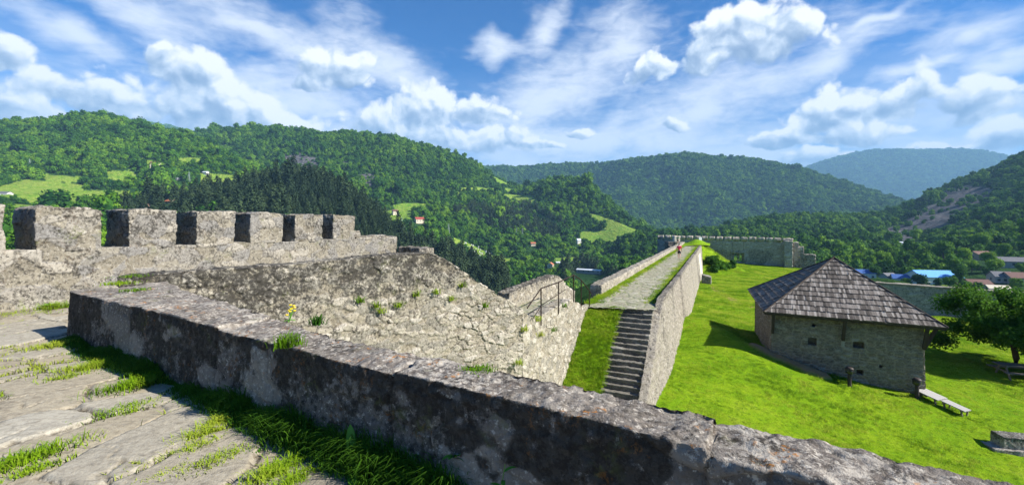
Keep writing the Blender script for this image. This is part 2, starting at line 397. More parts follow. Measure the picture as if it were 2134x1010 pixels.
M['walk'] = stone('walkway_paving', [(.24, .22, .15), (.34, .31, .23), (.28, .27, .19), (.40, .365, .28)], (.10, .16, .03), dark_amt=.2, pale_amt=.2, moss=.9, fine=20, bstr=.5, mortar_amt=.9, pit=.1)
M['step'] = stone('step_stone', [(.13, .12, .10), (.20, .185, .155), (.165, .155, .13)], (.15, .14, .11), dark_amt=.6, pale_amt=.3, moss=.25, fine=30, bstr=.7)

# ------------------------------------------------------------------ fort frame
A = np.array((.425, .905)); A /= np.linalg.norm(A)            # along the curtain walls
B = np.array((A[1], -A[0]))                                   # to the right of them
def on(c, y): return np.array((c + .4696 * y, y))             # point at depth y on the wall line x = c + .4696 y
FLOOR, DECK = -1.7, -3.7

# ------------------------------------------------------------------ terrace floor and parapet
P0 = np.array((-6.83, 6.67)); D = np.array((.851, -.525)); D /= np.linalg.norm(D); NV = np.array((D[1], -D[0]))   # NV points to the viewer
s_ = np.concatenate([np.arange(-4.5, 0, .03), np.arange(0, 9.6, .02), np.arange(9.6, 14, .15)]); t_ = np.concatenate([np.arange(-.25, 3.2, .016), np.arange(3.2, 7, .08)])
SS, TT = np.meshgrid(s_, t_, indexing='ij')
XY = P0 + SS.ravel()[:, None] * D + TT.ravel()[:, None] * NV
def slab_field(XY):
    s = (XY - P0) @ D; t = (XY - P0) @ NV
    # flags lie long across the terrace, in crooked rows
    Q = np.column_stack([s / .70 + .9 * (fbm(np.column_stack([s, t, 0 * s]) * .8, 2, 3) - .5), t / .98 + .9 * (fbm(np.column_stack([s, t, 0 * s]) * .7, 2, 9) - .5), np.full(len(s), .5)])
    f1, f2, cid = voro(Q, 77, .88)
    return f1, f2, cid
f1, f2, cid = slab_field(XY)
P3 = np.column_stack([XY, np.zeros(len(XY))])
wob = fbm(P3 * 7, 3, 5) - .5
gp = np.clip(f2 - f1 + wob * .14, 0, 1)
g1, g2, _c = voro(np.column_stack([SS.ravel() / .9 + 1.2 * (fbm(P3 * 2.2, 3, 41) - .5), TT.ravel() / 1.3 + 1.2 * (fbm(P3 * 2.2, 3, 43) - .5), np.full(len(XY), .5)]), 44, .95)
crk = (1 - sstep(g2 - g1, .0, .022)) * sstep(fbm(P3 * 1.3, 2, 47), .38, .52)
edge = sstep(gp, .004, .05) * (1 - .8 * crk)
ZF = FLOOR - .026 * (1 - edge) + .03 * (cid - .5) * edge + .05 * (fbm(P3 * 1.1, 3, 21) - .5) + .016 * (fbm(np.column_stack([SS.ravel() * 5, TT.ravel() * 1.6, 0 * SS.ravel()]), 4, 31) - .5)
n1, n2 = len(s_), len(t_)
I = np.arange(n1 * n2).reshape(n1, n2)
Q = np.stack([I[:-1, :-1], I[:-1, 1:], I[1:, 1:], I[1:, :-1]], -1).reshape(-1, 4)
V = np.column_stack([XY, ZF])
if np.cross(V[Q[0, 1]] - V[Q[0, 0]], V[Q[0, 2]] - V[Q[0, 0]])[2] < 0: Q = Q[:, ::-1]
tag(obj('terrace_paving', V, Q, M['slab'], attrs={'cell': cid, 'edge': edge, 'stain': sstep(fbm(P3 * .8, 3, 8), .5, .75)}, smooth=True), kind='structure')
# passage behind the parapet's end and the solid rock of the terrace under everything
def floor_patch(name, corners, z, mat, ns=60, nt=40, amp=.04, size=(.6, .8)):
    c = np.array(corners, float); a, b = np.meshgrid(lin(ns), lin(nt), indexing='ij'); a = a.ravel(); b = b.ravel()
    XYp = (c[0] * ((1 - a) * (1 - b))[:, None] + c[1] * (a * (1 - b))[:, None] + c[2] * (a * b)[:, None] + c[3] * ((1 - a) * b)[:, None])
    zz = z(XYp) if callable(z) else np.full(len(a), float(z))
    f1, f2, cd = voro(np.column_stack([XYp @ B / size[0], XYp @ A / size[1], 0 * a + .5]), 5, .9)
    e = sstep(f2 - f1, .03, .16)
    zz = zz - amp * (1 - e) + amp * .6 * (cd - .5)
    I = np.arange(ns * nt).reshape(ns, nt); Qp = np.stack([I[:-1, :-1], I[1:, :-1], I[1:, 1:], I[:-1, 1:]], -1).reshape(-1, 4)
    Vp = np.column_stack([XYp, zz])
    if np.cross(Vp[Qp[0, 1]] - Vp[Qp[0, 0]], Vp[Qp[0, 2]] - Vp[Qp[0, 0]])[2] < 0: Qp = Qp[:, ::-1]
    return tag(obj(name, Vp, Qp, mat, attrs={'cell': cd, 'edge': e, 'stain': 0 * a}, smooth=True), kind='structure')

def box_thing(name, fmap, ds, dt, dw, disp, mat, label, cat, group=None, smooth=True, parent=None):
    s = np.asarray(ds) if hasattr(ds, '__len__') else lin(n_of(fmap.L, ds))
    V, Qq, at = piece(fmap, s, lin(dt), lin(dw), disp)
    o = obj(name, V, Qq, mat, attrs=at, smooth=smooth, parent=parent)
    if parent is None: tag(o, label, cat, group)
    return o

# parapet: five long capstones with cracks between them over a rendered rubble core
PL = 15.0
par_th = prof([0, 1.5, 3.6, 6, PL], [1.25, .95, .66, .37, .36])
joints = [2.42, 4.62, 7.05, 9.05, 10.25, 11.3, 12.4]
def par_top(s):
    z = np.full(len(s), -1.0)
    for k, j in enumerate(joints): z = z + (.022 if k % 2 == 0 else -.022) * sstep(s, j - .015, j + .015)
    return z - .015
pm = wallmap(P0, P0 + D * PL, par_th, -1.85, par_top, batter=.05)
pmas = masonry(D, (.42, .40, .26), .008, .006, .013, 51, gap=.06, warp=.4, rsc=7)
def par_disp(P, n):
    d, at = pmas(P, n)
    s = (P[:, :2] - P0) @ D
    up = sstep(n[:, 2], .35, .8); face = 1 - up
    crack = np.zeros(len(P))
    for j in joints:
        w = .010 + .030 * vnoise(P * 3 + j, 3)
        crack = np.maximum(crack, 1 - sstep(np.abs(s - j + .12 * (fbm(P * 5, 3, 11) - .5)), .0, w))
    d = d * (1 - .35 * up) - .030 * crack
    rag = fbm(P * 14, 3, 60, .6) - .5
    edgez = sstep(P[:, 2], -1.16, -1.02) * face
    d = d + .060 * rag * edgez + .028 * rag * up + .065 * (fbm(P * 4, 3, 61) - .5) * up + .022 * (fbm(P * 30, 3, 63, .65) - .5)
    at['edge'] = np.maximum(at['edge'], .6) * (1 - .7 * crack)
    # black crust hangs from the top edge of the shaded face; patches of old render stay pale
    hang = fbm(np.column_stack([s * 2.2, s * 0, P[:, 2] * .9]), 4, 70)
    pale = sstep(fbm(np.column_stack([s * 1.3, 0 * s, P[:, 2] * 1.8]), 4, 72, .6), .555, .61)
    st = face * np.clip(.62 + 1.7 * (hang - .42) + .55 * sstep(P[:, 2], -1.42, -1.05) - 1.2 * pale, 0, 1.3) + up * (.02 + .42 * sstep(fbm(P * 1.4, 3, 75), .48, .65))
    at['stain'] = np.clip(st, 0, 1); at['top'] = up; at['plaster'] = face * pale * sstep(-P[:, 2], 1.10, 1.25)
    return d, at
sp = np.concatenate([np.arange(0, 4, .022), np.arange(4, 12.5, .0125), np.arange(12.5, PL + .01, .05)]) / PL
V, Q, at = piece(pm, sp, np.concatenate([np.arange(0, 1, .03), [1.0]]), lin(62), par_disp)
o = obj('parapet_wall', V, Q, M['parapet'], attrs=at, smooth=True)
tag(o, 'low lichen-crusted stone parapet running across the foreground beside the paved terrace', 'parapet')
# tall outer face of the terrace below the parapet, down to the yard
tm = wallmap(P0 - NV * .02 - D * .0, P0 + D * 30 - NV * .02, .40, -9.5, -1.87, batter=.03)
box_thing('terrace_wall', tm, .18, 3, 40, masonry(D, (.5, .4, .28), .03, .02, .03, 15), M['far'], 'tall rubble wall holding up the terrace below the lichen-crusted parapet', 'wall')

# ------------------------------------------------------------------ crenellated curtain wall on the left
CW = -14.075
c0_, c1_ = on(CW, 3.0), on(CW, 19.14)
WM = 'wall'
top_low = -.515
root = empty('crenellated_wall', (*on(CW, 12), FLOOR), 'long stone wall with a row of square merlons along the left of the terrace', 'wall')
cmas = masonry(A, (.44, .46, .27), .030, .018, .022, 3, gap=.06, flush=.25, warp=.35, rsc=9, stain=lambda P: .30 + .35 * (fbm(P * .9, 3, 4) - .5) * 2 + .25 * sstep(P[:, 2], -.7, .3))
wm = wallmap(c0_, c1_, 1.1, -9.5, lambda s: np.full(len(s), top_low) + .04 * (vnoise(np.column_stack([s * 2, 0 * s, 0 * s]), 3) - .5), batter=.0)
wz = np.concatenate([np.linspace(0, .86, 20), np.linspace(.86, 1, 44)[1:]])
V, Q, at = piece(wm, np.concatenate([np.linspace(0, .30, 60), np.linspace(.30, 1, 470)[1:]]), lin(14), wz, cmas)
obj('wall_body', V, Q, M['wall'], parent=root, attrs=at, smooth=True)
MER = [(7.5, 8.55), (8.95, 9.91), (10.38, 11.29), (11.73, 12.67), (13.09, 14.07), (14.49, 15.49), (15.93, 16.89), (5.75, 6.85), (4.2, 5.25)]
MTOP = [.40, .40, .385, .38, .385, .385, .395, .4, .4]
for k, (y0, y1) in enumerate(MER):
    f = wallmap(on(CW, y0) , on(CW, y1), 1.1, top_low - .03, lambda s, k=k: MTOP[k] + .07 * (fbm(np.column_stack([s * 1.6 + 9 * k, 0 * s, 0 * s]), 3, 5) - .5) + .02 * math.sin(k * 2.7) * (s - .5) - .05 * sstep(np.abs(s - .5 * 1.06), .40, .54) * (k % 3 == 1))
    V, Q, at = piece(f, lin(50), lin(42), lin(44), masonry(A, (.40, .42, .26), .030, .018, .048, 30 + k, gap=.06, flush=.25, warp=.35, rsc=7, stain=lambda P: .32 + .5 * (fbm(P * 1.3, 3, 4) - .5) * 2))
    obj('merlon', V, Q, M['wall'], parent=root, attrs=at, smooth=True)
f = wallmap(on(CW, 16.95), on(CW, 19.1), .9, top_low - .03, lambda s: -.40 + .10 * (vnoise(np.column_stack([s * 3, 0 * s, 0 * s]), 8) - .5) - .03 * s)
V, Q, at = piece(f, lin(70), lin(24), lin(14), masonry(A, (.34, .42, .26), .022, .024, .04, 47, stain=lambda P: .3 + 0 * P[:, 0]))
obj('coping', V, Q, M['wall'], parent=root, attrs=at, smooth=True)
f = wallmap(on(CW, 17.0) - B * .35, on(CW, 17.45) - B * .35, .4, -.42, -.2)
V, Q, at = piece(f, lin(16), lin(14), lin(10), masonry(A, (.3, .3, .3), .02, .02, .09, 48, rsc=3))
tag(obj('loose_stone', V, Q, M['wall'], attrs=at, smooth=True), 'rough loose stone lying on the wall top past the last merlon', 'stone')

# cross wall where the curtain drops to the gate path, seen as a dark-topped block
e0, e1 = on(CW, 19.14), on(-7.85, 15.6)
cl_ = np.linalg.norm(e1 - e0)
cm = wallmap(e0 + (e1 - e0) / cl_ * .05, e1, .8, -9.5, prof([0, 1.45, 1.6, 2.6, cl_], [-.93, -.95, -1.7, -2.95, -3.0]))
box_thing('cross_wall', cm, .05, 16, 60, masonry((e1 - e0), (.36, .4, .26), .03, .025, .04, 60, stain=lambda P: .55 + 0 * P[:, 0]), M['wall'], 'stepped stone block joining the curtain wall to the path below it', 'wall')

# ------------------------------------------------------------------ courtyard side wall with the sloping crest, and the path on its low part
L_, M_, N_ = np.array((-6.95, 7.62)), np.array((.33, 13.05)), on(-5.8, 19.95)
wl = np.linalg.norm(M_ - L_)
dist = lambda y: (y - L_[1]) / (M_[1] - L_[1]) * wl
topz = prof([0, dist(9.25), dist(10.64), dist(11.2), dist(11.5), dist(12.14), dist(12.73), wl], [-.90, -.835, -.71, -.70, -.90, -1.62, -2.19, -2.56])
ws = lambda P: np.clip(.16 + .42 * sstep(fbm(P * .55, 3, 14), .42, .62) * sstep(-P[:, 0] * .6 + .8 * P[:, 2] + 1.2 * (fbm(P * 1.5, 3, 19) - .5), -1.9, 2.2) + .35 * sstep(P[:, 2], -2.2, -.6) * sstep(-P[:, 0], -1, 2.0), 0, 1)
smas = masonry((1, .73), (.27, .26, .15), .036, .024, .020, 90, gap=.10, warp=.4, flush=.35, rsc=16, jit=.95, stain=ws)
wmC = wallmap(L_, M_, .62, -9.5, topz)
V, Q, at = piece(wmC, lin(int(wl / .022)), lin(18), np.concatenate([np.linspace(0, .5, 10), np.linspace(.5, 1, 190)[1:]]), smas)
tag(obj('courtyard_wall', V, Q, M['wallc'], attrs=at, smooth=True), 'rubble wall with a flat crest that slopes down to the railing path', 'wall')
pathz = lambda y: np.interp(y, [12.4, 13.05, 13.5, 14.0, 17.4, 17.9, 18.6, 19.3, 20.2], [-2.40, -2.56, -2.80, -3.0, -2.98, -3.12, -3.38, -3.62, -3.72])
wr = np.linalg.norm(N_ - M_)
wmR = wallmap(M_ - A * .02, N_, .55, -9.5, lambda s: pathz(M_[1] + s / wr * (N_[1] - M_[1])) + .0)
smas2 = masonry(A, (.25, .24, .15), .036, .024, .020, 93, flush=.35, gap=.075, warp=.4, rsc=16, jit=.95, stain=lambda P: .08 + .25 * sstep(fbm(P * .8, 3, 14), .5, .7))
V, Q, at = piece(wmR, lin(int(wr / .024)), lin(14), np.concatenate([np.linspace(0, .25, 6), np.linspace(.25, 1, 200)[1:]]), smas2)
tag(obj('path_wall', V, Q, M['wallc'], attrs=at, smooth=True), 'pale rubble wall carrying the railed path above the grass bank', 'wall')
floor_patch('gate_path', [on(-6.38, 12.6), on(-6.38, 20.3), on(-7.5, 20.3), on(-7.5, 12.6)], lambda q: pathz(q[:, 1]) + .012, M['walk'], 160, 30, .03, (.35, .4))
floor_patch('passage_floor', [L_ + (-.5, .6), M_ + (-.6, .4), on(-7.9, 14.6), on(CW, 12)], lambda q: np.interp(q[:, 1], [8, 10, 15], [FLOOR - .02, FLOOR - .1, -3.02]), M['walk'], 60, 30, .03)
floor_patch('passage_landing', [P0 - NV * .2 - D * 4, P0 - NV * .2 + D * .1, L_ + (-.1, .7), on(CW, 12.0)], FLOOR - .02, M['slab'], 60, 40, .03)
opm = wallmap(on(-7.35, 15.45), on(-7.35, 22.7), .5, -9.5, lambda s: np.interp(15.45 + s / 7.25 / 1.1048 * 7.25, [15.4, 16.2, 19.9, 20.4, 21.4, 22.6], [-2.42, -2.36, -2.29, -2.38, -2.95, -3.42]))
box_thing('path_parapet', opm, .03, 16, 90, masonry(A, (.24, .24, .15), .028, .022, .035, 96, gap=.11, rsc=9, stain=lambda P: .25 + .5 * sstep(P[:, 2], -2.6, -2.3)), M['wallc'], 'low stone parapet on the far side of the railed path', 'parapet')

# iron railing on the path edge
def tube(pts, rad, n=6):
    pts = [np.array(p, float) for p in pts]; V = []; Fq = []
    for i, p in enumerate(pts):
        t = pts[min(i + 1, len(pts) - 1)] - pts[max(i - 1, 0)]; t /= np.linalg.norm(t)
        a = np.cross(t, (0, 0, 1.0)); a = np.array((1.0, 0, 0)) if np.linalg.norm(a) < 1e-3 else a / np.linalg.norm(a)
        b = np.cross(a, t); r = rad[i] if hasattr(rad, '__len__') else rad
        for k in range(n):
            an = 2 * math.pi * k / n; V.append(p + r * (a * math.cos(an) + b * math.sin(an)))
    for i in range(len(pts) - 1):
        for k in range(n):
            Fq.append((i * n + k, i * n + (k + 1) % n, (i + 1) * n + (k + 1) % n, (i + 1) * n + k))
    c = [tuple(range(n))[::-1], tuple(range(len(V) - n, len(V)))]
    return np.array(V), [np.array(Fq), np.array(c)]
def tubes(list_):
    V, F4, Fn, k = [], [], [], 0
    for pts, rad in list_:
        v, (f4, fc) = tube(pts, rad); V.append(v); F4.append(f4 + k); Fn.append(fc + k); k += len(v)
    return np.concatenate(V), [np.concatenate(F4), np.concatenate(Fn)]
M['iron'] = plain('rusty_black_iron', (.018, .014, .012), (.05, .028, .018), 30, .65, .1, metal=.4)
ys = [14.3, 15.9, 17.6, 18.6, 19.8]; tops = [-2.08, -2.08, -2.0, -2.34, -2.98]; bots = [-3.3, -3.25, -3.1, -3.45, -4.0]
rr = empty('iron_railing', (*on(-5.8, 14.3), -3.0), 'thin dark iron railing along the path edge above the courtyard', 'railing')
pz = lambda y, z, off=.05: np.array((*(on(-5.8, y) + B * off), z))
for y, a, b in zip(ys, tops, bots):
    V, Fq = tube([pz(y, b), pz(y, a)], .022); obj('post', V, Fq, M['iron'], rr)
V, Fq = tube([pz(13.25, -2.52), pz(14.3, -2.07)] + [pz(y, a) for y, a in zip(ys[1:], tops[1:])] + [pz(20.15, -3.18)], .022); obj('handrail', V, Fq, M['iron'], rr)
V, Fq = tube([pz(13.55, -2.95, .07), pz(14.3, -2.62, .07), pz(15.9, -2.5, .07), pz(16.6, -2.44, .07)], .014); obj('rail', V, Fq, M['iron'], rr)

# ------------------------------------------------------------------ walkway, its walls, stairs and bank
dk = [on(-6.15, 19.8), on(-2.6, 18.95), on(-2.6, 78.0), on(-6.15, 78.0)]
floor_patch('walkway', dk, DECK, M['walk'], 70, 900, .035, (.42, .36))
lw = wallmap(on(-6.02, 23.0), on(-6.02, 86), .62, -10.0, lambda s: DECK + .55 + .10 * (fbm(np.column_stack([s * .7, 0 * s, 0 * s]), 3, 4) - .5) - .10 * sstep(s, 0, 30))
box_thing('walkway_parapet', lw, np.concatenate([np.arange(0, 25, .06), np.arange(25, 69.6, .15)]) / lw.L, 12, 40, masonry(A, (.30, .30, .15), .03, .024, .04, 101, gap=.1, rsc=8, stain=lambda P: .15 + .25 * sstep(P[:, 2], -3.35, -3.1)), M['wallc'], 'low stone parapet along the left edge of the walkway', 'parapet')
rt = lambda s: np.interp(18.9 + (s / 1.1048) - 5.0, [12.0, 13.9, 14.6, 16.4, 19.0, 20.6, 78], [-7.6, -7.35, -6.95, -6.2, -4.4, -3.46, -3.55])
RW0, RW1 = on(-2.75, 13.9), on(-2.75, 76.5)
def rw(s, t, w):
    Lr = np.linalg.norm(RW1 - RW0); y = 13.9 + s * (76.5 - 13.9)
    z1 = np.interp(y, [13.9, 14.6, 16.4, 19.0, 20.6, 30, 78], [-7.0, -6.7, -5.68, -3.95, -3.42, -3.5, -3.5]) + .04 * (fbm(np.column_stack([y * .8, 0 * y, 0 * y]), 3, 7) - .5); z0 = -9.8
    z = z0 + (z1 - z0) * w
    c = -2.75 + t * (.35 + .11 * (z1 - z)) * 1.0
    return np.column_stack([c + .4696 * y, y, z])
yy = np.concatenate([np.arange(13.9, 30, .05), np.arange(30, 76.5, .12)]); rw.L = 1
box_thing('retaining_wall', rw, (yy - yy[0]) / (yy[-1] - yy[0]), 10, 130, masonry(A, (.28, .4, .15), .030, .022, .035, 111, gap=.11, rsc=8, stain=lambda P: .05 + .55 * sstep(fbm(P * np.array((.5, .5, .16)), 3, 14), .5, .75) + .5 * sstep(P[:, 2], -3.75, -3.5)), M['retain'], 'tall retaining wall on the yard side of the walkway and steps', 'wall')
# pale rendered patch low on the far end of the retaining wall
f = wallmap(on(-2.14, 62), on(-2.14, 70), .2, -8.6, -4.3, batter=.11)
f.L = 8
M['render'] = plain('pale_render', (.62, .56, .46), (.5, .46, .38), 3, .95, .2)
def rp(s, t, w):
    y = 60 + 7 * s; z = -8.6 + 4.4 * w; c = -2.4 + .11 * (-3.5 - z) + .005 + .07 * t
    return np.column_stack([c + .4696 * y, y, z])
V, Q, at = piece(rp, lin(12), lin(2), lin(20), None)
tag(obj('rendered_buttress', V, Q, M['render'], smooth=False), 'smooth pale rendered panel at the far end of the retaining wall', 'buttress')
# stairs
st0 = np.array(on(-4.42, 19.62)); sw = 1.54; rise, run = .165, .24
stairs = empty('staircase', (*st0, DECK), 'straight flight of worn stone steps going down from the walkway', 'staircase')
for i in range(21):
    p = st0 - A * (run * i + random.uniform(-.02, .02))
    f = wallmap(p + A * .02, p + B * sw + A * .02, .34, DECK - rise * (i + 1) - (.05 if i < 20 else .3), DECK - rise * i - .03 + random.uniform(-.014, .014))
    V, Q, at = piece(f, lin(40), lin(10), lin(8), masonry(B, (.55, .5, .5), .014, .016, .036, 130 + i, gap=.06, rsc=6, stain=lambda P: .3 + .3 * (fbm(P * 2, 2, 5) - .5)))
    obj('step', V, Q, M['step'], stairs, attrs=at, smooth=True)

# ------------------------------------------------------------------ yard ground: one smooth sheet through known spot heights
SPOT = np.array([(5.6, 16.3, -6.85), (9, 16, -7.4), (12.4, 16.4, -8.15), (18, 15.0, -8.9), (15.1, 36.5, -7.35), (31.8, 72, -8.0), (14.1, 23.5, -7.15), (19.5, 20.4, -8.05), (29.4, 25.3, -8.35), (38, 37, -8.3),
                 (19, 16.5, -8.75), (50, 85, -8.1), (25.3, 52.6, -7.6), (10.5, 24.5, -6.75), (12.9, 26.5, -6.15), (12.6, 24.0, -6.45), (13.2, 29.5, -6.3), (14.6, 27.0, -7.35), (11.2, 27.0, -6.7), (15.9, 31.5, -7.5), (12.6, 21.8, -6.95), (17.5, 34, -7.6), (14, 33, -7.0), (24, 28, -8.2), (6, 8, -8.3), (25, 8, -9.3), (45, 45, -8.5), (60, 70, -8.8), (2, 12, -7.2), (30, 18, -9.0), (16.5, 21.2, -7.75), (40, 20, -9.2), (40, 60, -8.2)])
def rbf_fit(P, reg=.02):
    d = np.linalg.norm(P[:, None, :2] - P[None, :, :2], axis=2); K = d + 0.0
    n = len(P); Am = np.zeros((n + 3, n + 3)); Am[:n, :n] = K - reg * np.eye(n); Am[:n, n] = 1; Am[:n, n + 1:] = P[:, :2]; Am[n, :n] = 1; Am[n + 1:, :n] = P[:, :2].T
    return np.linalg.solve(Am, np.concatenate([P[:, 2], np.zeros(3)]))
RB = rbf_fit(SPOT)
def yard_z(X, Y):
    X = np.asarray(X, float); Y = np.asarray(Y, float)
    d = np.sqrt((X[..., None] - SPOT[:, 0]) ** 2 + (Y[..., None] - SPOT[:, 1]) ** 2 + .3)
    z = d @ RB[:-3] + RB[-3] + RB[-2] * X + RB[-1] * Y
    # grassed bank running down from the end of the walkway
    u = (X - 35.0) * B[0] + (Y - 79.0) * B[1]; v = (X - 35.0) * A[0] + (Y - 79.0) * A[1]
    crest = np.interp(u, [-6, -1.0, 0, 3.5, 6.5, 10], [4.6, 4.6, 4.4, 1.8, .3, 0])
    z = z + crest * np.where(v < 0, np.exp(-(v / 5.5) ** 2), np.exp(-(v / 9.) ** 2))
    # outside the yard walls the ground drops away
    o_ = ((X - 35.0) * 42.0 - (Y - 43.0) * 23.5) / 48.1
    z = z - 7.0 * sstep(o_, 0., 5.) * sstep(Y, 39.5, 43.)
    P = np.stack([X, Y, 0 * X], -1).reshape(-1, 3)
    return z + (.10 * (fbm(P * .35, 3, 2) - .5) + .07 * (fbm(P * 1.6, 3, 6) - .5)).reshape(X.shape)
def lawn_build(g):
    p = g.pos()
    a = g.noise(p, .16, 5, .65); b = g.noise(p, 1.3, 5, .65); c = g.noise(p, 9, 5, .7); d = g.noise(p, 40, 3, .7)
    col = g.ramp(g.m('ADD', g.m('MULTIPLY', a, .45), g.m('ADD', g.m('MULTIPLY', b, .4), g.m('MULTIPLY', c, .2))), [(.30, (.095, .205, .006)), (.46, (.17, .315, .008)), (.58, (.245, .37, .012)), (.74, (.35, .39, .05))])
    col = g.mix(g.rng(g.noise(p, 4.5, 4, .7), .52, .66, 0, .55), col, (.07, .16, .012))
    col = g.mix(g.rng(d, .35, .65, .55, 0), col, g.mix(1., col, (.45, .5, .4), 'MULTIPLY'))
    bare = g.attr('bare')
    col = g.mix(bare, col, g.mix(c, (.30, .17, .085), (.44, .29, .15)))
    return dict(c=col, r=.95, n=g.bump(g.m('ADD', c, d), .9, .06), spec=.05)
M['lawn'] = material('mown_lawn', lawn_build)
ny, nc = 420, 300
yv = np.concatenate([np.linspace(6, 40, 300), np.linspace(40, 92, 200)[1:]]); cv = np.concatenate([np.linspace(0, 14, 180), np.linspace(14, 34, 110)[1:]])
YY, CC = np.meshgrid(yv, cv, indexing='ij')
XX = -2.45 + .4696 * YY + CC * (1.0 + 0 * YY)
ZZ = yard_z(XX, YY)
# strip of bare reddish earth along the hut's near corner, and a worn stony path
def capsule(X, Y, a, b, r):
    a = np.array(a); b = np.array(b); d = b - a; t = np.clip(((X - a[0]) * d[0] + (Y - a[1]) * d[1]) / (d @ d), 0, 1)
    return np.hypot(X - a[0] - t * d[0], Y - a[1] - t * d[1]) / r
jit_ = (fbm(np.column_stack([XX.ravel() * 3, YY.ravel() * 3, 0 * XX.ravel()]), 4, 8) - .5).reshape(XX.shape)
bare = 1 - sstep(capsule(XX, YY, (13.7, 23.9), (15.4, 21.7), .52) + 1.2 * jit_, .7, 1.1)
ZZ = ZZ + .22 * bare * (1 + jit_)
pth = [(25.0, 53.5), (23.2, 47.5), (22.4, 43.5), (22.9, 41.0)]
pm_ = np.minimum.reduce([capsule(XX, YY, pth[i], pth[i + 1], .55) for i in range(3)])
bare = np.maximum(bare, .75 * (1 - sstep(pm_ + 2.5 * jit_, .5, .9)))
I = np.arange(XX.size).reshape(XX.shape); Q = np.stack([I[:-1, :-1], I[:-1, 1:], I[1:, 1:], I[1:, :-1]], -1).reshape(-1, 4)
tag(obj('lawn', np.column_stack([XX.ravel(), YY.ravel(), ZZ.ravel()]), Q, M['lawn'], attrs={'bare': bare.ravel()}, smooth=True), kind='structure')
def grid_sheet(name, corners, z, mat, ns, nt, kind='structure'):
    c = np.array(corners, float); a, b = np.meshgrid(lin(ns), lin(nt), indexing='ij'); a = a.ravel(); b = b.ravel()
    XYp = (c[0] * ((1 - a) * (1 - b))[:, None] + c[1] * (a * (1 - b))[:, None] + c[2] * (a * b)[:, None] + c[3] * ((1 - a) * b)[:, None])
    I = np.arange(ns * nt).reshape(ns, nt); Qp = np.stack([I[:-1, :-1], I[1:, :-1], I[1:, 1:], I[:-1, 1:]], -1).reshape(-1, 4)
    Vp = np.column_stack([XYp, z(XYp)])
    if np.cross(Vp[Qp[0, 1]] - Vp[Qp[0, 0]], Vp[Qp[0, 2]] - Vp[Qp[0, 0]])[2] < 0: Qp = Qp[:, ::-1]
    return tag(obj(name, Vp, Qp, mat, attrs={'bare': 0 * a}, smooth=True), kind=kind)
def bank_z(q):
    along = (on(-4.9, 19.7) - q) @ A                      # metres down from the walkway edge
    P = np.column_stack([q, 0 * q[:, 0]])
    side = np.clip((on(-4.4, 19.6) - q) @ B, 0, 1.6) * .26 * sstep(along, 0, .8)      # shape tilted up to the wall so the bank catches more sun
    return side + np.where(along < 0, DECK - .03, DECK - .05 - .675 * np.minimum(along, 4.6)) + .10 * (fbm(P * 2.2, 3, 3) - .5)
grid_sheet('grass_bank', [on(-5.95, 20.15), on(-4.3, 19.6), on(-4.3, 14.2), on(-5.95, 14.2)], bank_z, M['lawn'], 50, 120)
grid_sheet('courtyard_floor', [(-6, 7.3), (8, 5), (8, 18), (0, 18)], lambda q: np.full(len(q), -7.15), M['lawn'], 20, 20)
def mound_z(q):
    u = (q - on(-4.4, 84)) @ B; v = (q - on(-4.4, 84)) @ A; P = np.column_stack([q, 0 * q[:, 0]])
    return DECK + .02 + 1.0 * np.exp(-((u - .9) / 1.7) ** 2 - (v / 5.0) ** 2) + .2 * (fbm(P * .8, 3, 5) - .5) * sstep(v, -7, -5)
grid_sheet('grass_mound', [on(-6.3, 77.8), on(-.9, 77.8), on(-.9, 95), on(-9.5, 97)], mound_z, M['lawn'], 50, 70)

# ------------------------------------------------------------------ far end wall with merlons, twin window and ruined right end
FW0 = np.array((32.3, 96.1))
def fwp(t): return FW0 + B * t
ftop = lambda t: np.interp(t, [0, 24.4], [-2.15, -2.50])
fwr = empty('end_wall', (*fwp(12), -8.2), 'grey crenellated end wall with a twin-arched window beyond the walkway', 'wall')
fmas = masonry(B, (.7, .6, .34), .06, .07, .07, 140, gap=.16, rsc=2.5, stain=lambda P: .12 + .45 * sstep(fbm(P * .35, 3, 9), .50, .62) * sstep(-P[:, 2], 4.2, 5.5))
def fw_piece(t0, t1, z0, z1, th=1.0, n0=0.):
    f = wallmap(fwp(t0) - A * n0, fwp(t1) - A * n0, th, z0, z1)
    return piece(f, lin(n_of(t1 - t0, .14)), lin(8), lin(n_of(abs((z0 - (z1 if not callable(z1) else -3.2))), .14)), fmas)
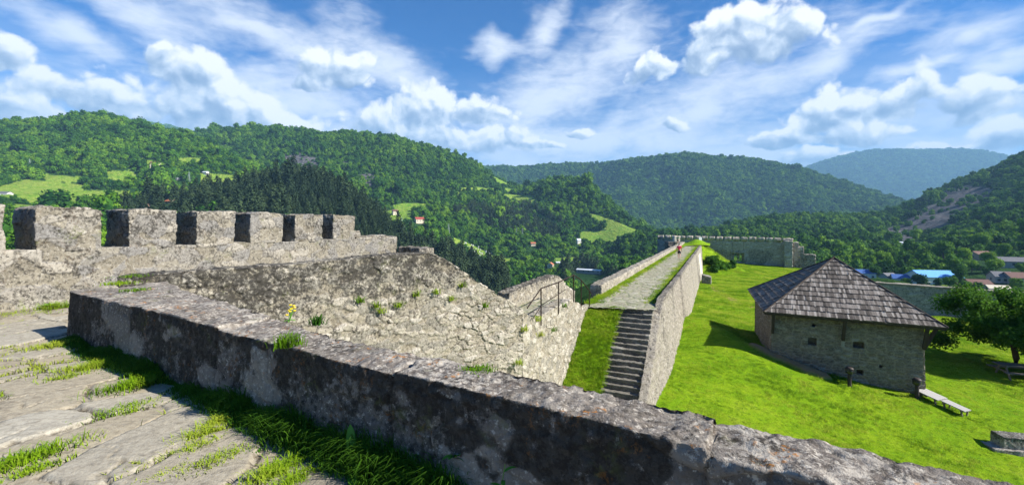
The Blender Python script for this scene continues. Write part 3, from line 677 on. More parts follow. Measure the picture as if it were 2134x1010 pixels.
# openings: twin window between t=15.2 and 17.0, blind recess to its right
wx0, wx1, wz0, wz1 = 14.9, 17.0, -7.5, -5.75
cr = lambda s: ftop(s) - .85
def seg(t0, t1, z0, dz=0): return fw_piece(t0, t1, z0, lambda s: ftop(t0 + s) - .85)
ps = [seg(0, wx0, -9.5), seg(wx0, wx1, wz1), seg(wx1, 24.4, -9.5), fw_piece(wx0, wx1, -9.5, wz0)]
V, Q, at = join(ps); obj('wall_body', V, Q, M['endw'], fwr, attrs=at, smooth=True)
t = .1
while t < 24:
    w_ = 1.18 + random.uniform(-.08, .08)
    V, Q, at = fw_piece(t, t + w_, ftop(t) - .9, lambda s: ftop(t) + 0 * s + random.uniform(-.04, .04), .9)
    obj('merlon', V, Q, M['endw'], fwr, attrs=at, smooth=True); t += w_ + .30
def arch_panel(t0, t1, z0, zs, depth, off, holes):
    """stone screen filling an opening, with round-headed lights left open"""
    ps = []
    xs = [t0] + [x for h in holes for x in h] + [t1]
    for a, b in zip(xs[0::2], xs[1::2]): ps.append(fw_piece(a, b, z0, zs, depth, off))
    for (a, b) in holes:
        r = (b - a) / 2
        for k in range(6):
            x0, x1 = a + (b - a) * k / 6, a + (b - a) * (k + 1) / 6; xm = (x0 + x1) / 2 - (a + b) / 2
            ps.append(fw_piece(x0, x1, zs - r - .1 + math.sqrt(max(r * r - xm * xm, 0)), zs, depth, off))
    return join(ps)
V, Q, at = arch_panel(wx0 + .02, wx1 - .02, wz0 + .02, wz1 - .02, .3, -.5, [(15.25, 15.85), (16.1, 16.7)])
obj('window', V, Q, M['endw'], fwr, attrs=at, smooth=True)
V, Q, at = join([fw_piece(14.55, 14.88, -8.3, -5.4, .2, .17), fw_piece(17.02, 17.35, -8.3, -5.4, .2, .17), fw_piece(14.88, 17.02, -5.72, -5.4, .2, .17)])
obj('window_surround', V, Q, M['endw'], fwr, attrs=at, smooth=True)
V, Q, at = join([fw_piece(24.4, 25.6, -9.5, -2.6, 1.0), fw_piece(24.0, 25.4, -9.5, -3.0, 1.2, 1.2), fw_piece(25.6, 26.6, -9.5, -3.3), fw_piece(26.6, 27.4, -9.5, -4.1), fw_piece(27.4, 29.3, -9.5, -5.6)])
obj('ruined_pier', V, Q, M['endw'], fwr, attrs=at, smooth=True)
# corner block at the far left of the walkway
V, Q, at = piece(wallmap(on(-9.6, 88), on(-6.9, 88) + A * 0 + B * .4, 2.2, -10, -3.3), lin(24), lin(18), lin(50), masonry(B, (.6, .6, .34), .06, .06, .08, 150, rsc=2.5, stain=lambda P: .7 + 0 * P[:, 0]))
tag(obj('corner_wall', V, Q, M['far'], attrs=at, smooth=True), 'dark low corner wall at the far left end of the walkway', 'wall')
V, Q, at = piece(wallmap(on(-8.3, 88.3), on(-7.1, 88.3), .9, -3.3, -2.1), lin(10), lin(8), lin(10), masonry(B, (.8, .8, .5), .02, .03, .04, 151))
tag(obj('stone_block', V, Q, M['render'], attrs=at, smooth=True), 'pale square stone block on the corner wall behind the walkers', 'block')

# curtain wall behind the hut and tree
bw0, bw1 = np.array((33.0, 42.0)), np.array((47.5, 36.2))
bm = wallmap(bw0, bw1, .8, -9.6, prof([0, 2, 15.6], [-5.45, -5.5, -6.05]))
box_thing('yard_wall', bm, .1, 8, 44, masonry(bw1 - bw0, (.5, .5, .26), .035, .03, .05, 160, rsc=3, stain=lambda P: .25 + .3 * (fbm(P * .5, 3, 2) - .5)), M['far'], 'plain grey yard wall with a pale coping behind the hut and tree', 'wall')
bm2 = wallmap(bw0 - (0, .08), bw1 - (0, .08), .95, lambda s: np.interp(s, [0, 2, 15.6], [-5.45, -5.5, -6.05]) - .02, lambda s: np.interp(s, [0, 2, 15.6], [-5.45, -5.5, -6.05]) + .10)
o = bpy.data.objects['yard_wall']
V, Q, at = piece(bm2, lin(160), lin(8), lin(4), masonry((1, 0), (.6, .6, .3), .03, .03, .03, 161))
obj('coping', V, Q, M['retain'], o, attrs=at, smooth=True)
bm3 = wallmap(bw1 + (.3, -.2), (62, 27), .8, -10.5, -6.1)
box_thing('boundary_wall', bm3, .2, 6, 20, masonry((1, -.6), (.5, .5, .26), .035, .03, .05, 162, rsc=3), M['far'], 'grey boundary wall running on to the right behind the tree', 'wall')

# ------------------------------------------------------------------ hut with shingled pyramid roof
HR = empty('stone_hut', (18.5, 25.6, -8.0), 'square rubble hut with a grey shingled pyramid roof in the yard', 'hut')
EZ = -4.66
FL, FR, BL = np.array((13.56, 23.25)), np.array((19.82, 19.62)), np.array((17.2, 31.5)); BR = FR + BL - FL
fx = (FR - FL) / np.linalg.norm(FR - FL); sx = (BL - FL) / np.linalg.norm(BL - FL)
wFL, wFR, wBR, wBL = FL + fx * .42 + sx * .5, FR - fx * .62 + sx * .55, BR - fx * .62 - sx * .6, BL + fx * .42 - sx * .6
hst = lambda P: .30 + .35 * sstep(P[:, 2], -6.0, -4.8) + .4 * (fbm(P * .7, 3, 3) - .5)
HOL = [(1.82, -6.06, .36, .36), (3.72, -5.98, .42, .30), (3.78, -7.32, .26, .22), (1.9, -5.2, .16, .14), (4.6, -6.9, .12, .1)]
def hut_wall(a, b, seed, holes):
    d = (b - a) / np.linalg.norm(b - a)
    f = wallmap(a, b, .45, -9.3, -4.62, batter=.02)
    base = masonry(d, (.34, .4, .15), .028, .02, .022, seed, gap=.22, warp=.18, rsc=6, stain=hst, jit=.75)
    def disp(P, n):
        dd, at = base(P, n)
        s = (P[:, :2] - a) @ d; inn = ((P[:, :2] - a) @ np.array((-d[1], d[0]))) < .2
        for (hx, hz, hw, hh) in holes:
            m = (np.abs(s - hx) < hw / 2) & (np.abs(P[:, 2] - hz) < hh / 2) & inn
            dd = np.where(m, -.34, dd); at['stain'] = np.where(m, 1., at['stain'])  # hole insides sunk and set to the darkest tone
        return dd, at
    V, Q, at = piece(f, lin(int(f.L / .035)), lin(8), lin(130), disp)
    return obj('wall', V, Q, M['hut'], HR, attrs=at, smooth=False)
hut_wall(wFL, wFR, 170, HOL); hut_wall(wFR, wBR, 171, []); hut_wall(wBR, wBL, 172, []); hut_wall(wBL, wFL, 173, [])
APX = np.array((19.05, 25.55, -1.93))
def shingle_mat(g):
    p = g.pos(); cell = g.attr('cell')
    gr = g.noise(g.mapping(p, (0, 0, 0), (7, 7, 1.2)), 4, 5, .7); big = g.noise(p, .8, 3)
    c = g.ramp(g.m('ADD', g.m('MULTIPLY', cell, .75), g.m('ADD', g.m('MULTIPLY', g.m('SUBTRACT', gr, .5), 1.0), g.m('MULTIPLY', big, .35))), [(.10, (.035, .03, .026)), (.4, (.115, .098, .082)), (.72, (.225, .195, .168)), (1., (.38, .345, .30))])
    return dict(c=c, r=.85, n=g.bump(gr, .7, .02), spec=.2)
M['shingle'] = material('weathered_shingle', shingle_mat)
M['timber'] = plain('dark_timber', (.035, .026, .02), (.07, .052, .04), 8, .85, .3, stretch=(1, 1, .2))
ctr = np.array((*((FL + BR) / 2), 0))
def roof_side(a, b, seed, rows=13):
    """overlapping shingle boards from the eave edge a-b up to the apex"""
    rg = np.random.default_rng(seed); Vs, Fs, cl, k = [], [], [], 0
    a3, b3 = np.array((*a, EZ)), np.array((*b, EZ + (-.0))); up = APX - (a3 + b3) / 2; nn = np.cross(b3 - a3, up); nn /= np.linalg.norm(nn)
    if nn[2] < 0: nn = -nn
    for r in range(rows):
        v0 = r / rows; v1 = min(1.0, (r + 1.22) / rows)
        L0 = np.linalg.norm(b3 - a3) * (1 - v0)
        x = 0.0; brk = rg.uniform(.3, 1.2)
        while x < 1 - 1e-6:
            w = rg.uniform(.07, .12) / max(L0, .2); x1 = min(1., x + w)
            lift = .045 + rg.uniform(0, .02) + (0.02 if rg.random() < .05 else 0); drop = rg.uniform(-.012, .012) + (.05 if rg.random() < .03 else 0)
            e0 = lambda xx, vv: (a3 + (b3 - a3) * xx) * (1 - vv) + APX * vv
            gap = .0025 / max(L0, .2)
            lo = max(0, v0 - drop / 3.5 * 0 - .0)
            def pt(xx, vv):                                   # board edges run straight up the slope, clipped by the hips
                base = a3 + (b3 - a3) * (v0 / 2 + xx * (1 - v0))
                p = base + up * (vv)
                lim = vv / 2
                s_ = ((p - up * vv) - a3) @ (b3 - a3) / ((b3 - a3) @ (b3 - a3)); s_ = min(max(s_, lim), 1 - lim)
                return a3 + (b3 - a3) * s_ + up * vv
            v0d = v0 - drop / np.linalg.norm(up)
            q4 = [pt(x + gap, v0d) + nn * lift, pt(x1 - gap, v0d) + nn * lift, pt(x1 - gap, v1) + nn * .004, pt(x + gap, v1) + nn * .004]
            lo4 = [q4[0] - nn * .02, q4[1] - nn * .02]
            Vs += q4 + lo4; Fs += [(k, k + 1, k + 2, k + 3), (k + 4, k + 5, k + 1, k), (k + 4, k, k + 3, k + 3), (k + 5, k + 2, k + 1, k + 1)][:2]
            cl += [rg.random()] * 6; k += 6; x = x1
    V = np.array(Vs); V = np.concatenate([V, [a3, b3, APX, a3 - nn * .06 + (0, 0, 0), b3 - nn * .06, APX - nn * .06]]); cl += [.1] * 6
    F4 = np.array(Fs + [(k, k + 3, k + 4, k + 1)]); F3 = np.array([(k, k + 1, k + 2), (k + 3, k + 5, k + 4)])
    return obj('roof_slope', V, [F4, F3], M['shingle'], HR, attrs={'cell': np.array(cl)})
roof_side(FL, FR, 1); roof_side(FR, BR, 2); roof_side(BR, BL, 3); roof_side(BL, FL, 4)
for c in (FL, FR, BL, BR):
    c3 = np.array((*c, EZ)); V, Fq = tube([c3 + (0, 0, .03), APX + (0, 0, .05)], .045, 6); obj('hip_board', V, Fq, M['timber'], HR)
V, Fq = tube([APX - (0, 0, .1), APX + (0, 0, .16)], [.06, .03]); obj('finial', V, Fq, M['timber'], HR)
for (a, b) in ((FL, FR), (FR, BR), (BR, BL), (BL, FL)):
    a = a + (ctr[:2] - a) * .012; b = b + (ctr[:2] - b) * .012
    V, Q, at = piece(wallmap(a, b, .06, EZ - .12, EZ - .015), lin(2), lin(2), lin(2)); obj('eave_board', V, Q, M['timber'], HR)
def beam(name, a, b, w, parent, mat=None):
    a, b = np.array(a, float), np.array(b, float); d = b - a; d /= np.linalg.norm(d); u = np.array((*fx, 0)); u = u - d * (u @ d); u /= np.linalg.norm(u); v = np.cross(d, u)
    V = [p + (u * i + v * j) * w / 2 for p in (a, b) for i, j in ((-1, -1), (1, -1), (1, 1), (-1, 1))]
    Fq = [(3, 2, 1, 0), (4, 5, 6, 7), (0, 1, 5, 4), (1, 2, 6, 5), (2, 3, 7, 6), (3, 0, 4, 7)]
    return obj(name, np.array(V), np.array(Fq), mat or M['timber'], parent)
ww = np.linalg.norm(wFR - wFL)
for s0 in (.04, .5 * ww, ww - .04):
    p = wFL + fx * s0
    beam('eave_strut', (*(p - sx * .06), EZ - 1.15), (*(p - sx * .42), EZ - .06), .13, HR)
beam('eave_strut', (*(wFR + fx * .05 + sx * .12), EZ - 1.15), (*(wFR + fx * .5 + sx * .12), EZ - .1), .13, HR)
M['scar'] = plain('pale_mortar', (.36, .33, .28), (.28, .26, .22), 20, .95, .3)
p = wFL + fx * .5 * ww
V, Q, at = piece(wallmap(p - fx * .07 - sx * .045, p + fx * .07 - sx * .045, .05, EZ - 1.5, EZ - 1.17, batter=.0), lin(3), lin(2), lin(4)); obj('corbel', V, Q, M['scar'], HR)

# ------------------------------------------------------------------ yard furniture
def lathe(profile, n=16, loc=(0, 0, 0)):
    V, Fq = [], []
    for r, z in profile:
        for k in range(n): V.append((loc[0] + r * math.cos(2 * math.pi * k / n), loc[1] + r * math.sin(2 * math.pi * k / n), loc[2] + z))
    m = len(profile)
    for i in range(m - 1):
        for k in range(n): Fq.append((i * n + k, i * n + (k + 1) % n, (i + 1) * n + (k + 1) % n, (i + 1) * n + k))
    return np.array(V), [np.array(Fq), np.array([tuple(range(n))[::-1], tuple(range((m - 1) * n, m * n))])]
M['bollard'] = plain('dark_lamp_post', (.035, .028, .025), (.06, .045, .04), 25, .6, .1)
M['lens'] = plain('dark_glass', (.03, .03, .03), (.05, .05, .05), 10, .2, 0, spec=.5)
for (u, v, lab) in ((1770.5, 804.5, 'dark garden lamp post in front of the middle of the hut wall'), (1911, 829, 'dark garden lamp post by the hut corner and the pale picnic table')):
    k = (u - CU) / F
    y = 20.0
    for _ in range(60): y = .7 * y + .3 * (-float(yard_z(np.array([k * y]), np.array([y]))[0]) * F / (v - HV))
    z = float(yard_z(np.array([k * y]), np.array([y]))[0])
    e = empty('garden_lamp', (k * y, y, z), lab, 'lamp', 'garden lamps by the hut')
    V, Fq = lathe([(.10, -.1), (.085, .0), (.075, .5), (.085, .62)], 14, (k * y, y, z)); obj('post', V, Fq, M['bollard'], e, smooth=True)
    V, Fq = lathe([(.11, .62), (.16, .65), (.165, .78), (.16, .82)], 16, (k * y, y, z)); obj('lamp_head', V, Fq, M['lens'], e, smooth=True)
    V, Fq = lathe([(.175, .82), (.18, .86), (.12, .93), (.02, .95)], 16, (k * y, y, z)); obj('cap', V, Fq, M['bollard'], e, smooth=True)
def ground(u, v, y=20.):
    k = (u - CU) / F
    for _ in range(80): y = .7 * y + .3 * (-float(yard_z(np.array([k * y]), np.array([y]))[0]) * F / (v - HV))
    return np.array((k * y, y, float(yard_z(np.array([k * y]), np.array([y]))[0])))
def boxes(list_):
    """list of (centre, axis-x, axis-y, size3) boxes -> V,F"""
    V, Fq, k = [], [], 0
    for c, ax, ay, sz in list_:
        c = np.array(c, float); ax = np.array(ax, float); ax /= np.linalg.norm(ax); ay = np.array(ay, float); ay -= ax * (ax @ ay); ay /= np.linalg.norm(ay); az = np.cross(ax, ay)
        for k3 in (-1, 1):
            for i, j in ((-1, -1), (1, -1), (1, 1), (-1, 1)): V.append(c + ax * i * sz[0] / 2 + ay * j * sz[1] / 2 + az * k3 * sz[2] / 2)
        Fq += [tuple(k + q for q in f) for f in ((3, 2, 1, 0), (4, 5, 6, 7), (0, 1, 5, 4), (1, 2, 6, 5), (2, 3, 7, 6), (3, 0, 4, 7))]; k += 8
    return np.array(V), np.array(Fq)
M['palewood'] = plain('bleached_boards', (.44, .425, .40), (.33, .315, .29), 14, .8, .2, stretch=(1, 6, 1))
M['greywood'] = plain('grey_boards', (.20, .18, .15), (.13, .11, .09), 14, .85, .3, stretch=(1, 6, 1))
def picnic_table(p, ang, mat, label, group='wooden picnic tables', L=1.8, h=.72):
    ax = np.array((math.cos(ang), math.sin(ang), 0)); ay = np.array((-ax[1], ax[0], 0)); e = empty('picnic_table', p, label, 'table', group)
    V, Fq = boxes([(p + ay * (.145 * (i - 2)) + (0, 0, h), ax, ay, (L, .135, .04)) for i in range(5)]); obj('table_top', V, Fq, mat, e)
    for s in (-1, 1):
        V, Fq = boxes([(p + ay * s * (.62 + .145 * i) + (0, 0, .42), ax, ay, (L, .135, .04)) for i in (0, 1)]); obj('bench_seat', V, Fq, mat, e)
    for s in (-1, 1):
        q = p + ax * s * L * .36
        V, Fq = boxes([(q + (0, 0, h - .05), ay, ax, (.7, .06, .08)), (q + (0, 0, .37), ay, ax, (1.5, .06, .09)), (q + ay * .42 + (0, 0, .3), (0, .0, 1) + ay * -.55, ax, (.92, .06, .09)), (q - ay * .42 + (0, 0, .3), (0, 0, 1) + ay * .55, ax, (.92, .06, .09))])
        obj('trestle', V, Fq, mat, e)
    return e
def low_tables(_):
    a, b = ground(1931, 830), ground(1976, 851); d = (b - a) / np.linalg.norm(b - a); n_ = np.cross((0, 0, 1.), d); n_ /= np.linalg.norm(n_)
    for c, L, w_, lab in ((a + d * .18, .85, .70, 'wider pale board platform against the hut corner'), (a + d * 1.08, .85, .46, 'narrower pale board platform at the lower end beside the hut')):
        e = empty('low_table', c, lab, 'low table'); up = np.cross(d, n_)
        for i in range(4): V, Fq = boxes([(c + n_ * w_ * ((i + .5) / 4 - .5) + (0, 0, .30), d, n_, (L, w_ / 4 - .012, .035))]); obj('board', V, Fq, M['palewood'], e)
        for s in (-1, 1):
            V, Fq = boxes([(c + d * s * L * .36 + (0, 0, .25), n_, d, (w_ * .95, .06, .06))] + [(c + d * s * L * .36 + n_ * j * w_ * .38 + (0, 0, .06), n_ * .3 * j + (0, 0, 1), d, (.5, .05, .05)) for j in (-1, 1)]); obj('trestle', V, Fq, M['greywood'], e)
pt = None
low_tables(pt)
pt = ground(2126, 788, 24.)
picnic_table(pt, R(-20), M['greywood'], 'weathered grey picnic table under the leafy tree', L=2.0)
pt = ground(2108, 943, 16.)
sm = masonry((1, -.4), (.9, .9, .6), .012, .015, .03, 190, rsc=5, stain=lambda P: .45 * sstep(P[:, 2], pt[2] + .3, pt[2] + .5) + .2)
e = empty('stone_tomb', pt, 'grey stone tomb-like block on a wider plinth in the lower right grass', 'stone block')
a_ = np.array((.97, -.24)); a_ /= np.linalg.norm(a_); b_ = np.array((-a_[1], a_[0]))
q0 = pt[:2] - a_ * .25
V, Q, at = piece(wallmap(q0, q0 + a_ * 2.0, .62, pt[2] - .1, pt[2] + .58), lin(50), lin(20), lin(20), sm); obj('block', V, Q, M['far'], e, attrs=at, smooth=True)
V, Q, at = piece(wallmap(q0 - a_ * .38 - b_ * .14, q0 + a_ * 2.2 - b_ * .14, .9, pt[2] - .3, pt[2] + .14), lin(50), lin(20), lin(10), sm); obj('plinth', V, Q, M['far'], e, attrs=at, smooth=True)
# block against the foot of the retaining wall
pt = np.array((*on(-1.75, 56.5), 0)); pt[2] = yard_z(pt[:1], pt[1:2])[0]
V, Q, at = piece(wallmap(pt[:2], pt[:2] + B * 1.15, 1.6, pt[2] - .2, lambda s: pt[2] + 1.15 - .25 * s), lin(16), lin(12), lin(16), masonry(B, (.5, .5, .4), .03, .03, .05, 195, rsc=3, stain=lambda P: .5 + 0 * P[:, 0]))
tag(obj('stone_trough', V, Q, M['far'], attrs=at, smooth=True), 'dark stone trough against the far foot of the retaining wall', 'stone block')
# sign plate on the end wall
e = empty('notice_board', (*(on(-3.0, 90)), -2.9), 'small white square notice board on a post by the end wall', 'sign')
pc = np.array((*on(-3.0, 90), -2.75)); M['white'] = plain('white_panel', (.8, .8, .8), (.7, .7, .7), 5, .6)
V, Fq = boxes([(pc, (1, 0, 0), (0, 1, 0), (.62, .05, .75))]); obj('panel', V, Fq, M['white'], e)
V, Fq = tube([pc - (0, -.05, 1.4), pc + (0, .05, .3)], .04); obj('post', V, Fq, M['iron'], e)

# ------------------------------------------------------------------ vegetation assets (unlinked meshes, instanced by geometry nodes)
def leaf_build(c_lo, c_mid, c_hi, trans=.25, fluff=0., ns=.012, nw=1.25):
    def b(g):
        oi = g.N.new('ShaderNodeObjectInfo').outputs['Random']
        p = g.pos(); n = g.noise(p, ns, 4, .6); t = g.attr('tone')
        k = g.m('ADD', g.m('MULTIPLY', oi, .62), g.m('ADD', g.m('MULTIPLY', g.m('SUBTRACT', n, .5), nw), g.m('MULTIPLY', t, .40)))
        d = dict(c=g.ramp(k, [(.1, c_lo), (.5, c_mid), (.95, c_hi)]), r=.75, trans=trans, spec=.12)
        if fluff: d['n'] = g.v('NORMALIZE', g.v('ADD', g.v('SCALE', g.N.new('ShaderNodeNewGeometry').outputs['Normal'], None, 1 - fluff), (0, 0, fluff)))
        return d
    return b
M['broad'] = material('broadleaf_foliage', leaf_build((.014, .060, .010), (.060, .165, .010), (.19, .33, .016)))
M['pine'] = material('pine_needles', leaf_build((.013, .028, .014), (.030, .054, .024), (.062, .096, .036), .08))
M['appleleaf'] = material('apple_leaves', leaf_build((.05, .14, .012), (.13, .28, .018), (.32, .48, .045), .4, .5))
M['barkm'] = plain('bark', (.06, .048, .036), (.10, .085, .065), 14, .9, .4, stretch=(1, 1, .25))
def rand_dirs(rg, n):
    v = rg.normal(size=(n, 3)); return v / np.linalg.norm(v, axis=1, keepdims=True)
def cards(rg, C, Nrm, size, asp=.7, jit=.6):
    """one folded leaf-clump quad per centre"""
    n = len(C); Nn = Nrm + jit * rg.normal(size=(n, 3)); Nn /= np.linalg.norm(Nn, axis=1, keepdims=True)
    t = np.cross(Nn, rand_dirs(rg, n)); t /= np.maximum(np.linalg.norm(t, axis=1, keepdims=True), 1e-6); b = np.cross(Nn, t)
    sz = (size * rg.uniform(.6, 1.3, n))[:, None]
    V = np.stack([C - t * sz, C + b * sz * asp - Nn * sz * .25, C + t * sz, C - b * sz * asp - Nn * sz * .25], 1).reshape(-1, 3)
    return V, np.arange(4 * n).reshape(-1, 4), np.repeat(rg.random(n), 4)
def ico(rad, sub=1):
    import bmesh
    bm = bmesh.new(); bmesh.ops.create_icosphere(bm, subdivisions=sub, radius=1)
    V = np.array([v.co for v in bm.verts]) * rad; Fq = np.array([[v.index for v in f.verts] for f in bm.faces]); bm.free(); return V, Fq
def crown_mesh(rg, lobes, nleaf, leaf, wide=1., tall=1.25, core=.72):
    """lumpy crown, unit radius, standing on z=0"""
    Cs = []
    for k in range(lobes):
        a = rg.uniform(0, 6.28); r = math.sqrt(rg.random()) * .62; z = rg.uniform(.35, tall)
        r *= 1 - .55 * max(0, (z - .6) / tall)
        Cs.append((math.cos(a) * r * wide, math.sin(a) * r * wide, z, rg.uniform(.30, .52)))
    Vs, F4, F3, tone, k = [], [], [], [], 0
    vi, fi = ico(1, 1)
    for (x, y, z, r) in Cs:
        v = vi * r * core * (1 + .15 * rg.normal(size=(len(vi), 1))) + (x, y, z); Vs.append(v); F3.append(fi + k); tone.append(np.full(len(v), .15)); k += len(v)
        m = int(nleaf * r * r / sum(c[3] ** 2 for c in Cs)); d = rand_dirs(rg, m); d[:, 2] = np.abs(d[:, 2]) * np.where(rg.random(m) < .75, 1, -1)
        C = d * r * rg.uniform(.82, 1.06, (m, 1)) + (x, y, z)
        V, q_, t = cards(rg, C, d, leaf); Vs.append(V); F4.append(q_ + k); tone.append(t); k += len(V)
    return np.concatenate(Vs), [np.concatenate(F4), np.concatenate(F3)], np.concatenate(tone)
def asset(col, name, V, Fq, mats, tone=None, midx=None):
    o = obj(name, V, Fq, mats, attrs={'tone': tone if tone is not None else np.zeros(len(V))}, midx=midx); COL.objects.unlink(o); col.objects.link(o); return o
def newcol(n): return bpy.data.collections.new(n)
arg = np.random.default_rng(11)
CB, CP, CT = newcol('broadleaf_kinds'), newcol('pine_kinds'), newcol('tuft_kinds')
for k in range(6):
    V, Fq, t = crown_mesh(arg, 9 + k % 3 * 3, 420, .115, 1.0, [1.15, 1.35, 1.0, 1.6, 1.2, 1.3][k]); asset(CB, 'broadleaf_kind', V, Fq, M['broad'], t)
for k in range(4):
    Vs, F4, tone, q0 = [], [], [], 0
    H = arg.uniform(3.0, 3.8)
    H *= 1.0
    for w in range(9):
        z = H * (.22 + .78 * w / 9); rr_ = (1 - (w / 9.5) ** 1.3) * arg.uniform(.8, 1.1) * .95 + .08
        m = int(14 + 34 * rr_); a = arg.uniform(0, 6.28, m); rad = rr_ * np.sqrt(arg.random(m)); C = np.column_stack([rad * np.cos(a), rad * np.sin(a), z + .22 * arg.normal(size=m) - .18 * rad])
        Nd = np.column_stack([np.cos(a) * .5, np.sin(a) * .5, np.ones(m)]); V, q_, t = cards(arg, C, Nd, .17, .55, .5)
        Vs.append(V); F4.append(q_ + q0); tone.append(t); q0 += len(V)
    tv, tf = tube([(0, 0, 0), (0, 0, H * .9)], [.09, .03], 5); Vs.append(tv); tone.append(np.zeros(len(tv)))
    asset(CP, 'pine_kind', np.concatenate(Vs), [np.concatenate(F4), tf[0] + q0], M['pine'], np.concatenate(tone))
def blades(rg, pts, h, w, lean=.5, dirv=None):
    n = len(pts); a = rg.uniform(0, 6.28, n); d = np.column_stack([np.cos(a), np.sin(a), 0 * a]); sd_ = np.column_stack([-np.sin(a), np.cos(a), 0 * a])
    ln = (lean * rg.uniform(.1, 1.2, n) * h)[:, None]; up = np.array((0, 0, 1.0)); h_ = h[:, None]; w_ = (w * rg.uniform(.7, 1.2, n))[:, None]
    b0, m0, m1 = pts, pts + up * h_ * .5 + d * ln * .25, pts + up * h_ * .85 + d * ln * .65
    tp = pts + up * h_ * (1 - .25 * np.minimum(ln / h_, 1)) + d * ln * 1.15
    V = np.stack([b0 - sd_ * w_, b0 + sd_ * w_, m0 + sd_ * w_ * .9, m0 - sd_ * w_ * .9, m1 + sd_ * w_ * .55, m1 - sd_ * w_ * .55, tp], 1).reshape(-1, 3)
    k = np.arange(n)[:, None] * 7
    F4 = np.concatenate([k + np.array([[0, 1, 2, 3]]), k + np.array([[3, 2, 4, 5]])]); F3 = k + np.array([[5, 4, 6]])
    return V, [F4, F3], np.repeat(rg.random(n), 7)
M['grass'] = material('grass_blades', leaf_build((.11, .24, .006), (.24, .41, .010), (.42, .50, .05), .3, .85, .45, 2.6))
M['lush'] = material('lush_grass_blades', leaf_build((.015, .055, .006), (.035, .105, .008), (.08, .19, .012), .25))  # blade colours lowered to carry the shade at the parapet foot
for k in range(4):
    n = 26; pts = np.column_stack([arg.normal(size=(n, 2)) * .10, np.full(n, -.01)])
    V, Fq, t = blades(arg, pts, arg.uniform(.05, .13, n), .007, .9); asset(CT, 'tuft_kind', V, Fq, M['grass'], t)
def scatter(name, pts, sc, col, label, cat, seed, rotz=None):
    n = len(pts); rg = np.random.default_rng(seed)
    rot = np.column_stack([np.zeros(n), np.zeros(n), rg.uniform(0, 6.28, n)])
    o = obj(name, pts, [], attrs={'sc': np.asarray(sc, np.float32), 'rot': rot, 'pick': rg.integers(0, len(col.objects), n).astype(np.float32)})
    tag(o, label, cat, None, 'stuff')
    ng = bpy.data.node_groups.new(name, 'GeometryNodeTree')
    ng.interface.new_socket('Geometry', in_out='INPUT', socket_type='NodeSocketGeometry'); ng.interface.new_socket('Geometry', in_out='OUTPUT', socket_type='NodeSocketGeometry')
    N, Lk = ng.nodes, ng.links; a = N.new('NodeGroupInput'); b = N.new('NodeGroupOutput')
    ci = N.new('GeometryNodeCollectionInfo'); ci.inputs['Collection'].default_value = col; ci.inputs['Separate Children'].default_value = True; ci.inputs['Reset Children'].default_value = True
    ip = N.new('GeometryNodeInstanceOnPoints'); ip.inputs['Pick Instance'].default_value = True
    def na(nm, ty):
        x = N.new('GeometryNodeInputNamedAttribute'); x.data_type = ty; x.inputs[0].default_value = nm; return x.outputs[0]
    Lk.new(a.outputs[0], ip.inputs['Points']); Lk.new(ci.outputs[0], ip.inputs['Instance'])
    fi = N.new('FunctionNodeFloatToInt'); Lk.new(na('pick', 'FLOAT'), fi.inputs[0]); Lk.new(fi.outputs[0], ip.inputs['Instance Index'])
    Lk.new(na('rot', 'FLOAT_VECTOR'), ip.inputs['Rotation']); Lk.new(na('sc', 'FLOAT_VECTOR'), ip.inputs['Scale'])
    Lk.new(ip.outputs[0], b.inputs[0])
    md = o.modifiers.new('scatter', 'NODES'); md.node_group = ng
    return o

# ------------------------------------------------------------------ the valley: hills lofted through ridge and foot lines, each at its own distance
def hill_build(g):
    p = g.pos(); rock = g.attr('rock'); mead = g.attr('meadow')
    n = g.noise(p, .02, 5, .65); n2 = g.noise(p, .12, 4, .6); n3 = g.noise(p, .006, 4)
    forest = g.mix(g.rng(n, .3, .7), (.012, .042, .010), (.035, .085, .016))
    md = g.mix(g.rng(g.m('ADD', n2, g.m('MULTIPLY', n3, .4)), .45, .9), (.12, .25, .02), (.24, .31, .05))
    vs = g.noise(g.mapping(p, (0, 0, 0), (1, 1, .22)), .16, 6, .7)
    rk = g.ramp(vs, [(.3, (.04, .039, .045)), (.5, (.09, .088, .092)), (.7, (.19, .18, .175))])  # rock tones darkened to give the quarry face its shade
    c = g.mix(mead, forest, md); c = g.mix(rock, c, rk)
    return dict(c=c, r=.95, n=g.bump(g.m('ADD', g.m('MULTIPLY', vs, 3), n2), .8, 2.5), spec=.05)
M['hill'] = material('hillside', hill_build)
def crv(P, t):
    """Catmull-Rom through rows P[k] (K,N,2) at parameter t (T) -> (N,T,2)"""
    K = len(P); i = np.clip(np.floor(t).astype(int), 0, K - 2); f = (t - i)[:, None, None]
    p0, p1, p2, p3 = P[np.maximum(i - 1, 0)], P[i], P[i + 1], P[np.minimum(i + 2, K - 1)]
    return .5 * (2 * p1 + (p2 - p0) * f + (2 * p0 - 5 * p1 + 4 * p2 - p3) * f ** 2 + (3 * p1 - p0 - 3 * p2 + p3) * f ** 3)
SHEETS = {}
def inpoly(u, v, poly):
    c = np.zeros(len(u), bool); n = len(poly)
    for i in range(n):
        (x0, y0), (x1, y1) = poly[i], poly[(i + 1) % n]
        with np.errstate(divide='ignore', invalid='ignore'):
            c ^= ((y0 > v) != (y1 > v)) & (u < (x1 - x0) * (v - y0) / (y1 - y0 + 1e-12) + x0)
    return c
